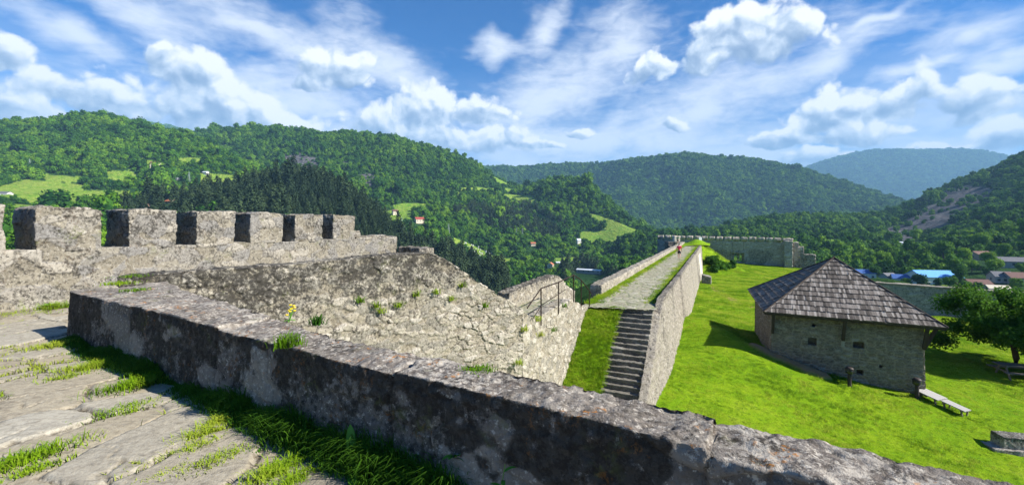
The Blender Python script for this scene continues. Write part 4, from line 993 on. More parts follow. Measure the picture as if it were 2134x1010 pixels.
def hill(key, cols, nu, nt, back=(500, -60), spur=(20, 130), seed=1, meadows=(), rocks=(), drop=6.):
    """cols: (u, [(v, depth) foot ... ridge]); spur: amplitude (m) and wavelength (m) of ribs and gullies"""
    us = np.array([c[0] for c in cols], float); K = len(cols[0][1])
    rows = np.array([[[c[1][k][1], (HV - c[1][k][0]) / F * c[1][k][1]] for c in cols] for k in range(K)], float)      # depth, height
    ub = np.linspace(us[0], us[-1], nu)
    # smooth interpolation across columns
    def sm(y):
        m = np.gradient(y, us); i = np.clip(np.searchsorted(us, ub) - 1, 0, len(us) - 2); h = us[i + 1] - us[i]; t = (ub - us[i]) / h
        return (2 * t ** 3 - 3 * t ** 2 + 1) * y[i] + (t ** 3 - 2 * t ** 2 + t) * h * m[i] + (-2 * t ** 3 + 3 * t ** 2) * y[i + 1] + (t ** 3 - t ** 2) * h * m[i + 1]
    Pk = np.array([[sm(rows[k, :, j]) for j in range(2)] for k in range(K)]).transpose(0, 2, 1)
    rb = Pk[-1].copy(); rb[:, 1] -= drop; Pk[-1] = rb
    bk = rb.copy(); bk[:, 0] += back[0]; bk[:, 1] = np.minimum(rb[:, 1] * .45, rb[:, 1] + back[1])
    Pk = np.concatenate([Pk, [bk]])
    tt = np.concatenate([np.linspace(0, K - 1, nt), K - 1 + np.linspace(0, 1, 14)[1:]])
    G_ = crv(Pk, tt)                                                          # T,N,2
    Yg, Zg = G_[..., 0], G_[..., 1]; Ug = np.broadcast_to(ub, Yg.shape); Xg = (Ug - CU) / F * Yg
    tg = np.broadcast_to(tt[:, None], Yg.shape)
    PP_ = np.column_stack([Xg.ravel(), Yg.ravel() * .45, 0 * Xg.ravel()])
    rib = 1 - np.abs(2 * fbm(PP_ / spur[1], 3, seed) - 1) * 2
    win = np.clip(1 - tg / (K - 1), .0, 1) ; win = np.where(tg > K - 1, 0, np.minimum(1, win * 2.2)) * np.minimum(1, tg / .4) * np.clip(Yg / 800., .06, 1.)
    Zg = Zg + (spur[0] * rib.reshape(Zg.shape)) * win + spur[0] * .22 * (fbm(PP_ / spur[1] * 2.3 + 9, 3, seed + 5) - .5).reshape(Zg.shape)
    uu, vv = Ug.ravel(), HV - Zg.ravel() / Yg.ravel() * F
    wb = 20 * (fbm(np.column_stack([Xg.ravel(), Yg.ravel(), Zg.ravel()]) / 40., 4, 77, .65) - .5)
    front = (tg.ravel() <= K - 1)
    me_ = np.zeros(len(uu)); ro_ = np.zeros(len(uu))
    def grow(p, k):
        c = np.mean(p, axis=0); return [tuple(c + (np.array(q_) - c) * k) for q_ in p]
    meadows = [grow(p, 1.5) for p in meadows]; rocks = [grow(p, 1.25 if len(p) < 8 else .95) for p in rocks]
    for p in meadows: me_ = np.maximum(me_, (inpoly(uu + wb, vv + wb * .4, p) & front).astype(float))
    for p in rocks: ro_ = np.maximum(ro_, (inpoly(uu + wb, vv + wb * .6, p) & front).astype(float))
    nT, nN = Yg.shape; I = np.arange(nT * nN).reshape(nT, nN); Q = np.stack([I[:-1, :-1], I[:-1, 1:], I[1:, 1:], I[1:, :-1]], -1).reshape(-1, 4)
    V = np.column_stack([Xg.ravel(), Yg.ravel(), Zg.ravel()])
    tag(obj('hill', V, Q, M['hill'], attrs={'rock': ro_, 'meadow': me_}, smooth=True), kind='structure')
    SHEETS[key] = dict(V=V, Q=Q, u=uu, v=vv, me=me_, ro=ro_, t=tg.ravel() / (K - 1))
def spot(key, u, v):
    s = SHEETS[key]; i = np.argmin((s['u'] - u) ** 2 + (s['v'] - v) ** 2 + 1e5 * (s['t'] > 1)); return s['V'][i]
def on_hill(key, n, seed, ok=None, tmax=1.12, edge=0.):
    """n random points on a hill, by area, outside meadows and rock"""
    s = SHEETS[key]; rg = np.random.default_rng(seed); V, Q = s['V'], s['Q']
    ar = np.linalg.norm(np.cross(V[Q[:, 2]] - V[Q[:, 0]], V[Q[:, 3]] - V[Q[:, 1]]), axis=1) / 2
    w = ar * (s['me'][Q].max(1) < .5) * np.where(s['ro'][Q].mean(1) < .5, 1., .16) * (s['t'][Q].max(1) < tmax)
    c = V[Q].mean(1); w = w * ((np.abs(c[:, 0]) / c[:, 1]) < 2.1)
    if ok is not None: w = w * ok(s['u'][Q].mean(1), s['v'][Q].mean(1))
    if w.sum() == 0: return np.zeros((0, 3))
    f = rg.choice(len(Q), n, p=w / w.sum()); a, b = rg.random((2, n, 1))
    q_ = V[Q[f]]
    return (q_[:, 0] * (1 - a) + q_[:, 1] * a) * (1 - b) + (q_[:, 3] * (1 - a) + q_[:, 2] * a) * b
def forest_on(key, n, rad, seed, ok=None, col=None, name='broadleaf_forest', label='', vs=.25, squash=1.):
    p = on_hill(key, n, seed, ok); rg = np.random.default_rng(seed + 1); n = len(p)
    if not n: return
    for hp, hw in HOUSES:                                                    # keep the houses and the view to them clear
        dv = hp[:2] / np.linalg.norm(hp[:2]); rel = p[:, :2] - hp[:2]; al = rel @ dv; la = np.abs(rel @ np.array((-dv[1], dv[0])))
        p = p[~((la < hw * .6 + rad * 1.5) & (al > -70) & (al < hw * .6))]
    n = len(p)
    r = rad * np.exp(vs * rg.normal(size=n)) * (.75 + .5 * fbm(p / 60., 2, seed))
    sc = np.column_stack([r, r, r * rg.uniform(.85, 1.2, n) * squash]); p = p - np.array((0, 0, .25 * rad))
    return scatter(name, p, sc, col or CB, label, 'forest', seed + 2)

MEAD_L = [[(-60, 425), (60, 432), (40, 442), (-60, 442)], [(0, 398), (60, 384), (140, 392), (130, 420), (70, 418), (20, 408)], [(160, 400), (250, 402), (245, 418), (170, 414)], [(100, 366), (158, 371), (150, 379), (112, 378)],
          [(228, 362), (265, 358), (280, 376), (240, 380)], [(430, 366), (482, 369), (480, 388), (434, 383)], [(376, 330), (415, 330), (412, 337), (385, 336)], [(300, 335), (335, 340), (325, 347), (300, 344)], [(440, 303), (465, 306), (455, 311)]]
hill('west', [(-500, [(620, 120), (520, 260), (400, 560), (300, 850)]), (-150, [(620, 120), (515, 270), (395, 600), (275, 900)]), (0, [(620, 120), (510, 290), (395, 620), (262, 950)]), (100, [(620, 120), (510, 300), (395, 640), (256, 970)]), (190, [(620, 120), (510, 310), (395, 650), (243, 980)]),
              (300, [(620, 120), (510, 320), (400, 660), (262, 990)]), (400, [(620, 120), (510, 330), (410, 660), (287, 1000)]), (480, [(620, 120), (510, 340), (420, 640), (325, 960)]), (560, [(620, 130), (515, 350), (430, 620), (362, 900)]), (650, [(620, 140), (530, 360), (470, 560), (425, 760)]), (720, [(620, 150), (550, 370), (510, 500), (480, 640)])],
     420, 240, spur=(34, 150), seed=3, meadows=MEAD_L)
MEAD_C = [[(795, 445), (850, 442), (845, 462), (800, 470)], [(832, 428), (880, 426), (875, 436), (838, 438)], [(1035, 370), (1062, 372), (1075, 384), (1040, 381)], [(985, 393), (1070, 394), (1072, 399), (985, 400)], [(940, 404), (960, 402), (952, 409)], [(1058, 408), (1100, 410), (1118, 424), (1070, 421)],
          [(1125, 448), (1165, 470), (1168, 478), (1130, 462)], [(1218, 486), (1275, 484), (1276, 502), (1225, 506)], [(1245, 455), (1268, 460), (1312, 478), (1310, 497), (1280, 490)], [(1190, 494), (1215, 508), (1210, 512)], [(960, 502), (985, 512), (1030, 533), (1055, 534), (1050, 540), (1000, 534), (968, 515)], [(1180, 538), (1340, 541), (1340, 548), (1200, 548)]]
ROCK_C = [[(596, 322), (625, 322), (655, 332), (668, 348), (640, 352), (600, 345)], [(745, 366), (772, 364), (782, 376), (768, 392), (750, 386)], [(715, 335), (735, 345), (725, 352)]]
hill('ridge', [(330, [(600, 320), (500, 600), (420, 900), (300, 1500)]), (445, [(600, 340), (500, 600), (410, 900), (272, 1400)]), (500, [(600, 350), (500, 620), (405, 900), (268, 1350)]), (560, [(600, 360), (500, 640), (400, 900), (270, 1330)]), (650, [(600, 370), (500, 660), (395, 900), (277, 1300)]), (800, [(610, 380), (500, 700), (405, 920), (287, 1300)]),
               (880, [(620, 380), (510, 700), (420, 930), (305, 1300)]), (960, [(630, 380), (530, 680), (440, 940), (325, 1320)]), (1040, [(640, 380), (545, 660), (460, 940), (370, 1350)]), (1075, [(640, 380), (550, 650), (465, 940), (387, 1300)]), (1140, [(640, 380), (552, 650), (465, 930), (378, 1200)]), (1190, [(640, 385), (553, 650), (470, 900), (375, 1150)]),
               (1225, [(640, 390), (553, 650), (475, 880), (380, 1120)]), (1250, [(640, 390), (552, 650), (485, 860), (402, 1090)]), (1290, [(640, 395), (552, 650), (497, 830), (437, 1050)]), (1330, [(640, 400), (552, 650), (512, 800), (470, 1000)]), (1370, [(640, 400), (550, 650), (525, 760), (494, 950)]), (1450, [(640, 420), (560, 600), (540, 720), (520, 850)])],
     460, 300, spur=(34, 170), seed=9, meadows=MEAD_C, rocks=ROCK_C)
hill('pines', [(240, [(600, 200), (520, 270), (470, 330), (430, 380)]), (300, [(600, 200), (520, 280), (460, 350), (412, 410)]), (400, [(600, 200), (520, 290), (450, 380), (398, 450)]), (480, [(600, 210), (520, 300), (440, 400), (380, 480)]), (560, [(600, 220), (520, 310), (430, 420), (357, 520)]), (640, [(600, 230), (520, 320), (430, 430), (357, 520)]), (700, [(600, 240), (520, 330), (440, 420), (376, 500)]),
               (760, [(610, 250), (530, 340), (460, 410), (408, 470)]), (795, [(620, 260), (540, 340), (490, 400), (445, 450)]), (850, [(630, 270), (560, 340), (520, 390), (495, 430)]), (960, [(640, 280), (580, 340), (550, 380), (525, 410)]), (1060, [(660, 280), (610, 330), (590, 360), (575, 380)])],
     200, 110, back=(120, -30), spur=(6, 60), seed=15, drop=11.)
hill('middle', [(950, [(560, 1500), (470, 2000), (400, 2500), (352, 3000)]), (1030, [(560, 1500), (470, 2000), (400, 2500), (349, 2900)]), (1100, [(560, 1500), (475, 1950), (405, 2450), (346, 2900)]), (1200, [(560, 1450), (480, 1900), (405, 2350), (340, 2800)]), (1250, [(560, 1450), (485, 1850), (410, 2300), (342, 2700)]), (1330, [(560, 1400), (490, 1800), (410, 2150), (331, 2500)]), (1390, [(560, 1400), (490, 1750), (410, 2050), (324, 2400)]),
                (1450, [(560, 1400), (490, 1700), (405, 2000), (322, 2350)]), (1480, [(560, 1400), (490, 1700), (405, 2000), (326, 2350)]), (1550, [(560, 1400), (490, 1700), (410, 2000), (329, 2350)]), (1620, [(560, 1400), (490, 1700), (415, 1950), (341, 2250)]), (1700, [(560, 1400), (490, 1650), (425, 1850), (361, 2150)]), (1800, [(560, 1400), (490, 1600), (440, 1800), (396, 2050)]), (1880, [(560, 1400), (490, 1550), (455, 1750), (423, 1950)]), (2000, [(560, 1400), (490, 1500), (475, 1650), (460, 1800)])],
     420, 260, spur=(85, 380), seed=21, drop=9)
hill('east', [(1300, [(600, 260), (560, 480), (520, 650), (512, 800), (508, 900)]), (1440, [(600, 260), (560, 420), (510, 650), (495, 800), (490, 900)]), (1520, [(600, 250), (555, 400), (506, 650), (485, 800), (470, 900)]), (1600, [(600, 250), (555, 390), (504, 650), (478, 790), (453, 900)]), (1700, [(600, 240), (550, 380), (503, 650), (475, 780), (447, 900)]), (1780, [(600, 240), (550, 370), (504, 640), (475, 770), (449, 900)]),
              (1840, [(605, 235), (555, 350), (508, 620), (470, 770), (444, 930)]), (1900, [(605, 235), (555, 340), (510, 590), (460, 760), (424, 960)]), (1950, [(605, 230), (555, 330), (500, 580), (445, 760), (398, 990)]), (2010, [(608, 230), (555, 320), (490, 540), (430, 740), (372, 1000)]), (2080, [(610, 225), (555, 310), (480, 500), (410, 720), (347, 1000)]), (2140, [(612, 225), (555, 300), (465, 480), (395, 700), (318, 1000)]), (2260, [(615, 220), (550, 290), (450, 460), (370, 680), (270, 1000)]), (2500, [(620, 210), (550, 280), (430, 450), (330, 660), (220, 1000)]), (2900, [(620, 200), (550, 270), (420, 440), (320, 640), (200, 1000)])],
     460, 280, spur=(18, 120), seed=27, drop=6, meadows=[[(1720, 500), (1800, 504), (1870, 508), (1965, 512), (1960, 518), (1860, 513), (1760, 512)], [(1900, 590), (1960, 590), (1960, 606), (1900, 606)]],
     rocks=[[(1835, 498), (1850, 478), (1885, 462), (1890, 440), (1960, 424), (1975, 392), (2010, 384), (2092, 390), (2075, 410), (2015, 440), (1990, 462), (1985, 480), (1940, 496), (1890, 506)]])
hill('far', [(1500, [(520, 4500), (430, 5200), (395, 6000)]), (1690, [(520, 4500), (420, 5200), (351, 6200)]), (1760, [(520, 4500), (415, 5200), (327, 6300)]), (1850, [(520, 4500), (410, 5200), (317, 6300)]), (1950, [(520, 4500), (405, 5200), (316, 6300)]), (2050, [(520, 4500), (405, 5200), (321, 6300)]), (2110, [(520, 4500), (405, 5200), (333, 6300)]), (2300, [(520, 4500), (410, 5200), (350, 6300)])],
     200, 120, back=(2500, -300), spur=(190, 900), seed=33, drop=10)
hill('farwest', [(60, [(520, 2600), (400, 3100), (300, 3600)]), (200, [(520, 2600), (380, 3100), (262, 3700)]), (250, [(520, 2600), (380, 3100), (254, 3700)]), (300, [(520, 2600), (380, 3100), (258, 3700)]), (345, [(520, 2600), (380, 3100), (266, 3700)]), (415, [(520, 2600), (380, 3100), (285, 3700)]), (520, [(520, 2600), (400, 3100), (320, 3700)])],
     120, 80, back=(1500, -200), spur=(60, 500), seed=37, drop=5)
# castle rock falling away outside the walls, and the valley floor to the horizon
def rock_z(q):
    x, y = q[:, 0], q[:, 1]
    a = (q - on(-6, 40)) @ B; b = (q - on(-6, 40)) @ A
    dx = np.maximum(np.maximum(-12 - a, a - 38), 0); dy = np.maximum(np.maximum(-90 - b, b - 68), 0)
    dd = np.hypot(dx, dy); P = np.column_stack([x, y, 0 * x])
    return np.maximum(-10.2 - .42 * dd + 2.5 * (fbm(P / 14, 3, 6) - .5), -70)
grid_sheet('castle_hill', [(-260, -200), (300, -200), (300, 330), (-260, 330)], rock_z, M['hill'], 140, 140)
bpy.data.objects['castle_hill'].data.attributes.new('rock', 'FLOAT', 'POINT'); bpy.data.objects['castle_hill'].data.attributes.new('meadow', 'FLOAT', 'POINT')
o = obj('ground', np.array([(-15900, -15900, -72), (15900, -15900, -72), (15900, 15900, -72), (-15900, 15900, -72.)]), np.array([(0, 1, 2, 3)]), M['hill']); tag(o, kind='structure')
# ------------------------------------------------------------------ houses of the valley
PL_ = {}
for k, c1, c2 in (('plaster_white', (.72, .70, .66), (.60, .58, .54)), ('plaster_cream', (.66, .58, .44), (.56, .49, .37)), ('plaster_pink', (.50, .33, .26), (.42, .28, .22)), ('plaster_grey', (.34, .33, .32), (.26, .25, .24)),
                  ('tile_red', (.36, .07, .05), (.28, .06, .045)), ('tile_orange', (.42, .15, .07), (.33, .12, .06)), ('tile_brown', (.17, .085, .065), (.12, .065, .05)), ('tile_grey', (.16, .16, .17), (.11, .11, .12)), ('sheet_blue', (.16, .42, .80), (.13, .36, .72)), ('sheet_deep_blue', (.05, .13, .36), (.05, .11, .30)), ('sheet_pale', (.62, .66, .70), (.5, .54, .58)), ('window_dark', (.03, .035, .04), (.05, .05, .055))):
    PL_[k] = plain(k, c1, c2, 1.2, .75)
HOUSES = []
def house(key, u, v, ang, w, d, h, rh, wall, roof, label, group=None, name='house', wins=3, dz=-.6, chim=True, roofover=.5):
    p = spot(key, u, v) if isinstance(key, str) else np.array(key); p = p + (0, 0, dz); HOUSES.append((p, max(w, d)))
    ca, sa = math.cos(ang), math.sin(ang); ax = np.array((ca, sa, 0)); ay = np.array((-sa, ca, 0)); up = np.array((0, 0, 1.))
    e = empty(name, p, label, 'house' if name == 'house' else 'building', group)
    c = [p + ax * i * w / 2 + ay * j * d / 2 for i, j in ((-1, -1), (1, -1), (1, 1), (-1, 1))]
    V = [q - up * 3 for q in c] + [q + up * h for q in c] + [p - ax * w / 2 + up * (h + rh), p + ax * w / 2 + up * (h + rh)]
    obj('wall', np.array(V), [np.array([(0, 1, 5, 4), (1, 2, 6, 5), (2, 3, 7, 6), (3, 0, 4, 7)]), np.array([(4, 7, 8), (6, 5, 9)])], PL_[wall], e)
    o = roofover; sl = rh / (d / 2)
    rv = []
    for t_ in (0, .22):
        for i in (-1, 1):
            rv += [p + ax * i * (w / 2 + o) - ay * (d / 2 + o) + up * (h - o * sl + t_ + .03), p + ax * i * (w / 2 + o) + up * (h + rh + t_ + .03), p + ax * i * (w / 2 + o) + ay * (d / 2 + o) + up * (h - o * sl + t_ + .03)]
    F4 = [(0, 1, 4, 3), (1, 2, 5, 4), (6, 9, 10, 7), (7, 10, 11, 8), (0, 3, 9, 6), (2, 8, 11, 5), (0, 6, 7, 1), (1, 7, 8, 2), (3, 4, 10, 9), (4, 5, 11, 10)]
    r = obj('roof', np.array(rv), np.array(F4), PL_[roof], e)
    if chim:
        q = p + ax * w * .2 + ay * d * .12 + up * (h + rh * .9); V, Fq = boxes([(q + up * .3, ax, ay, (.7, .7, 1.6))]); ch = obj('chimney', V, Fq, PL_['plaster_grey'], r)
    for sgn in (-1, 1):
        for i in range(wins):
            for fl in range(1 if h < 4.5 else 2):
                q = p + ay * sgn * (d / 2 + .02) + ax * w * ((i + .5) / wins - .5) + up * (1.7 + 2.8 * fl); V, Fq = boxes([(q, ax, ay, (1.3, .08, 1.3))]); obj('window', V, Fq, PL_['window_dark'], e)
    for sgn in (-1, 1):
        q = p + ax * sgn * (w / 2 + .02) + up * 1.9; V, Fq = boxes([(q, ay, ax, (1.2, .08, 1.3))]); obj('window', V, Fq, PL_['window_dark'], e)
    return e
house('west', 6, 409, R(10), 15, 9, 4.2, 2.2, 'plaster_white', 'tile_grey', 'white house with a grey roof at the left edge below the meadow')
house('west', 325, 346, R(20), 13, 9, 5, 3, 'plaster_cream', 'tile_brown', 'cream house high on the left hillside beside a small meadow')
house('west', 429, 362, R(-10), 8, 6, 3.4, 1.6, 'plaster_white', 'sheet_pale', 'small white house above the bright meadow left of the pine wood')
house('west', 364, 375, R(15), 10, 7, 3.2, 1.6, 'plaster_grey', 'sheet_pale', 'grey house with a pale roof among trees on the left hillside')
house('pines', 353, 406, R(-15), 7, 6, 2.8, 2.0, 'plaster_cream', 'tile_orange', 'house with an orange roof at the top edge of the pine wood', wins=2)
house('pines', 297, 421, R(-15), 6, 5, 2.8, 1.4, 'plaster_pink', 'tile_brown', 'pinkish house peeking from the pines behind the second merlon', wins=2)
house('ridge', 822, 447, R(35), 9, 7, 5.5, 2.6, 'plaster_cream', 'tile_brown', 'old pale stone house with a brown roof on the bright green slope', dz=.4)
house('ridge', 873, 464, R(32), 15, 9, 4.5, 3.4, 'plaster_cream', 'tile_red', 'cream house with a bright red roof in the middle of the valley slope', dz=1.6)
house('ridge', 1205, 506, R(20), 8, 7, 4.6, 2.4, 'plaster_white', 'sheet_pale', 'small white house below the long sloping meadow', dz=.6)
house('ridge', 1112, 512, R(10), 8, 6, 3.4, 2.2, 'plaster_cream', 'tile_orange', 'house with a dull orange roof among trees above the cemetery end', dz=.4)
house('ridge', 1148, 558, R(70), 8, 7, 3.4, 2.6, 'plaster_cream', 'tile_orange', 'house with an orange gable behind the path parapet', dz=1.2)
house('ridge', 1176, 549, R(8), 26, 9, 2.4, 1.2, 'plaster_white', 'sheet_pale', 'long low white shed beside the sandy track', name='shed', wins=5, chim=False)
house('ridge', 1229, 570, R(-32), 30, 6, 3.0, 1.0, 'plaster_grey', 'sheet_pale', 'long narrow pale roofed shed behind the walkway parapet', name='shed', wins=5, chim=False, dz=1.5)
house('east', 1944, 588, R(-8), 21, 13, 4.2, 3.2, 'plaster_white', 'sheet_blue', 'large hall with a light blue metal roof behind the yard wall', name='hall', wins=5, chim=False)
house('east', 1790, 578, R(-15), 15, 8, 4, 2.0, 'plaster_white', 'sheet_deep_blue', 'building with a deep blue roof behind the hut roof peak', name='hall', wins=4, chim=False)
house('east', 1878, 590, R(-30), 9, 8, 4, 2.0, 'plaster_white', 'sheet_deep_blue', 'white house with a blue roof left of the large hall')
house('east', 1850, 587, R(10), 7, 7, 4, 2.2, 'plaster_grey', 'tile_grey', 'grey house beside the white one with a blue roof')
house('east', 2036, 600, R(-14), 9.5, 7, 3.2, 2.0, 'plaster_pink', 'tile_brown', 'pink house with a reddish tiled roof nearest the leafy yard tree')
house('east', 2078, 606, R(-24), 8, 6, 2.2, 1.4, 'plaster_cream', 'plaster_cream', 'low cream house in front of the reddish roofs on the right')
house('east', 2083, 586, R(-20), 8, 8, 3.6, 2.4, 'plaster_grey', 'tile_grey', 'blue-grey house with a steep grey roof at the right')
house('east', 2124, 588, R(-15), 12, 9, 3.6, 2.6, 'plaster_grey', 'tile_brown', 'house with a broad reddish roof at the right edge')
house('east', 2100, 556, R(-20), 14, 9, 3.4, 2.4, 'plaster_grey', 'tile_grey', 'dark roofed house higher up the right slope', dz=.3)
house('east', 2043, 541, R(5), 12, 9, 3.4, 2.6, 'plaster_pink', 'tile_brown', 'brown roofed house above the village trees on the right', dz=.3)
house('east', 1880, 511, R(-5), 14, 5, 2.6, 1.0, 'plaster_white', 'sheet_pale', 'small white roadside shed below the quarry', name='shed', wins=3, chim=False, dz=.5)

FD = 'unbroken deciduous forest covering the '
_wr = np.random.default_rng(3)
forest_on('west', 20000, 3.9, 100, ok=lambda u, v: (v <= 398) * 1., label=FD + 'big hillside on the left', vs=.42)
forest_on('west', 3600, 3.4, 104, ok=lambda u, v: (v > 398) * 1., label='lower trees and bushes between the meadows on the left', vs=.45)
forest_on('ridge', 46000, 3.9, 110, label=FD + 'long ridge and valley slopes in the middle', vs=.42)
forest_on('ridge', 2600, 3.4, 115, ok=lambda u, v: (inpoly(u, v, [(940, 440), (1090, 425), (1180, 470), (1190, 505), (1060, 490)]) | inpoly(u, v, [(1165, 555), (1230, 550), (1290, 585), (1180, 600)])).astype(float), col=CP, name='pine_forest', label='dark pines added as cloud-shadow patches on the valley woods')  # pines added to darken the slope like cloud shadow
forest_on('pines', 5000, 3.2, 120, col=CP, name='pine_forest', vs=.33, label='dark grey-green pine wood on the spur behind the merlons')
forest_on('middle', 42000, 8.0, 130, label=FD + 'blue-green mountain beyond the walkway', squash=.9)
forest_on('east', 19000, 4.9, 140, label=FD + 'hill with the quarry on the right')
forest_on('far', 30000, 17.0, 150, label=FD + 'farthest blue mountain', squash=.7)
forest_on('farwest', 9000, 13.0, 155, label=FD + 'small far peak on the left', squash=.8)
# ------------------------------------------------------------------ single trees of the village
def tree_thing(p, r, k, label, group, name='tree', cat='tree', squash=1.):
    rg = np.random.default_rng(500 + k); e = empty(name, p, label, cat, group)
    V, Fq, t = TREES[k % len(TREES)]
    o = bpy.data.objects.new('crown', TREE_ME[k % len(TREES)]); COL.objects.link(o); o.parent = e; o.scale = (r, r, r * squash); o.location = (0, 0, r * .35); o.rotation_euler = (0, 0, rg.uniform(0, 6.28))
    t_ = bpy.data.objects.new('trunk', TRUNK_ME); COL.objects.link(t_); t_.parent = e; t_.scale = (r, r, r)
    return e
TREES, TREE_ME = [], []
for k in range(5):
    V, Fq, t = crown_mesh(np.random.default_rng(40 + k), 13 + 2 * k, 1500, .075, 1.0, [1.2, 1.5, 1.1, 1.9, 1.35][k]); TREES.append((V, Fq, t))
    o_ = obj('crown', V, Fq, M['broad'], attrs={'tone': t}); TREE_ME.append(o_.data); bpy.data.objects.remove(o_)
V, Fq = tube([(0, 0, -.2), (.02, 0, .4), (0, .02, .9), (.03, .02, 1.3)], [.11, .085, .06, .03], 7)
o_ = obj('trunk', V, Fq, M['barkm']); TRUNK_ME = o_.data; bpy.data.objects.remove(o_)
VT = [(1905, 584, 4.6), (1916, 606, 4.2), (1980, 602, 3.8), (1998, 592, 4.0), (1965, 545, 7.5), (1935, 552, 5.5), (2012, 556, 6.0), (2024, 568, 4.2), (1985, 574, 5.0), (2000, 575, 4.2), (2060, 580, 4.0), (2060, 560, 5.0), (2075, 568, 4.6), (1850, 566, 4.0), (1822, 580, 4.0), (1838, 600, 3.2),
      (1890, 606, 3.2), (2010, 606, 3.0), (1955, 610, 2.6), (2120, 606, 3.4), (2128, 572, 4.0), (1815, 560, 4.5), (1860, 548, 5.0), (1900, 540, 6.0), (2040, 616, 2.6), (1870, 561, 4.2), (2095, 540, 5.5), (2050, 520, 7.0), (1990, 535, 6.5)]
for k, (u, v, r) in enumerate(VT):
    tree_thing(spot('east', u, v), r, k, 'round leafy village tree standing among the roofs beyond the yard wall', 'trees among the village roofs', 'village_tree')

# apple tree in the yard
pt = ground(2116, 766, 25.)
e = empty('apple_tree', pt, 'broad leafy tree in the yard over the grey picnic table', 'tree')
rg = np.random.default_rng(77)
V, Fq = tubes([([pt + (0, 0, -.3), pt + (.05, 0, .6), pt + (-.05, .05, 1.3), pt + (.05, .1, 1.9)], [.24, .17, .14, .11])]); obj('trunk', V, Fq, M['barkm'], e, smooth=True)
limbs = []
for k in range(9):
    a = k * .7 + rg.uniform(-.2, .2); L = rg.uniform(2.2, 3.4); z1 = rg.uniform(1.0, 3.2); b0 = pt + (0, .05, rg.uniform(1.2, 1.8))
    V, Fq = tubes([([b0, b0 + (math.cos(a) * L * .4, math.sin(a) * L * .4, z1 * .55), b0 + (math.cos(a) * L, math.sin(a) * L, z1)], [.08, .055, .02])]); obj('limb', V, Fq, M['barkm'], e, smooth=True)
Vs, F4, F3, tone, k0 = [], [], [], [], 0
for k in range(64):
    a = rg.uniform(0, 6.28); rad = 3.45 * math.sqrt(rg.random()); z = rg.uniform(1.25, 4.35) ; lim = math.sqrt(max(.05, 1 - ((z - 2.3) / 2.4) ** 2)); rad = min(rad, 3.5 * lim); r = rg.uniform(.55, .95)
    c = pt + np.array((math.cos(a) * rad, math.sin(a) * rad * .95, z - .10 * rad))
    m = int(620 * r * r / .5); d = rand_dirs(rg, m); C = c + d * r * (rg.uniform(.3, 1.1, (m, 1))) * (1, 1, .75)
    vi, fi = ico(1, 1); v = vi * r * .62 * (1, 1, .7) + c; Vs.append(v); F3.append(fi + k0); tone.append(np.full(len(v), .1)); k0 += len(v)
    V, q_, t = cards(rg, C, d * .6 + (0, 0, .7), .085, .6, .7); Vs.append(V); F4.append(q_ + k0); tone.append(t); k0 += len(V)
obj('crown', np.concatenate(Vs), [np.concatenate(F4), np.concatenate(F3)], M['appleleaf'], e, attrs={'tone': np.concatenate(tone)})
# dark bushes on the shaded side of the bank
for k, (x, y, r) in enumerate([(33.6, 71.5, 1.5), (34.9, 72.6, 1.4), (36.3, 73.4, 1.2), (37.6, 74.0, 1.0), (34.0, 74.0, 1.4), (35.5, 75.2, 1.2)]):
    z = float(yard_z(np.array([x]), np.array([y]))[0]); ee = empty('bush', (x, y, z - .2), 'dark green bush on the steep bank at the end of the walkway', 'bush', 'bushes on the bank')
    o = bpy.data.objects.new('foliage', TREE_ME[k % 5]); COL.objects.link(o); o.parent = ee; o.scale = (r, r, r * .8); o.rotation_euler = (0, 0, k * 1.3); o.location = (0, 0, -.25 * r)
    t_ = bpy.data.objects.new('stem', TRUNK_ME); COL.objects.link(t_); t_.parent = ee; t_.scale = (r * .5, r * .5, r * .6)

# ------------------------------------------------------------------ cemetery, pylons
rg = np.random.default_rng(5); s_ = SHEETS['ridge']
poly = [(962, 506), (985, 512), (1030, 532), (1050, 535), (1000, 533), (970, 515)]
cand = np.where(inpoly(s_['u'], s_['v'], [(962, 504), (988, 510), (1032, 528), (1052, 536), (1000, 535), (968, 518)]) & (s_['t'] < 1))[0]
M['marble'] = plain('white_marble', (.80, .79, .77), (.68, .67, .65), 3, .6)
gv, gf = boxes([((0, 0, .75), (1, 0, 0), (0, 1, 0), (1.1, .3, 1.9)), ((0, -1.1, .15), (1, 0, 0), (0, 1, 0), (1.3, 2.2, .5))])
src = None
for i in rg.choice(cand, min(60, len(cand)), replace=False) if len(cand) else []:
    p = s_['V'][i] + (rg.uniform(-3, 3), rg.uniform(-3, 3), .1)
    if src is None: src = obj('gravestone', gv, gf, M['marble']); o = src
    else: o = src.copy(); COL.objects.link(o)
    o.location = p; o.rotation_euler = (0, 0, rg.uniform(-.2, .2)); sc = rg.uniform(.8, 1.25); o.scale = (sc, sc, sc)
    tag(o, 'white marble gravestone in the hillside cemetery across the valley', 'gravestone', 'gravestones of the hillside cemetery')
M['steel'] = plain('galvanised_steel', (.42, .46, .48), (.34, .38, .40), 3, .5, metal=.3)
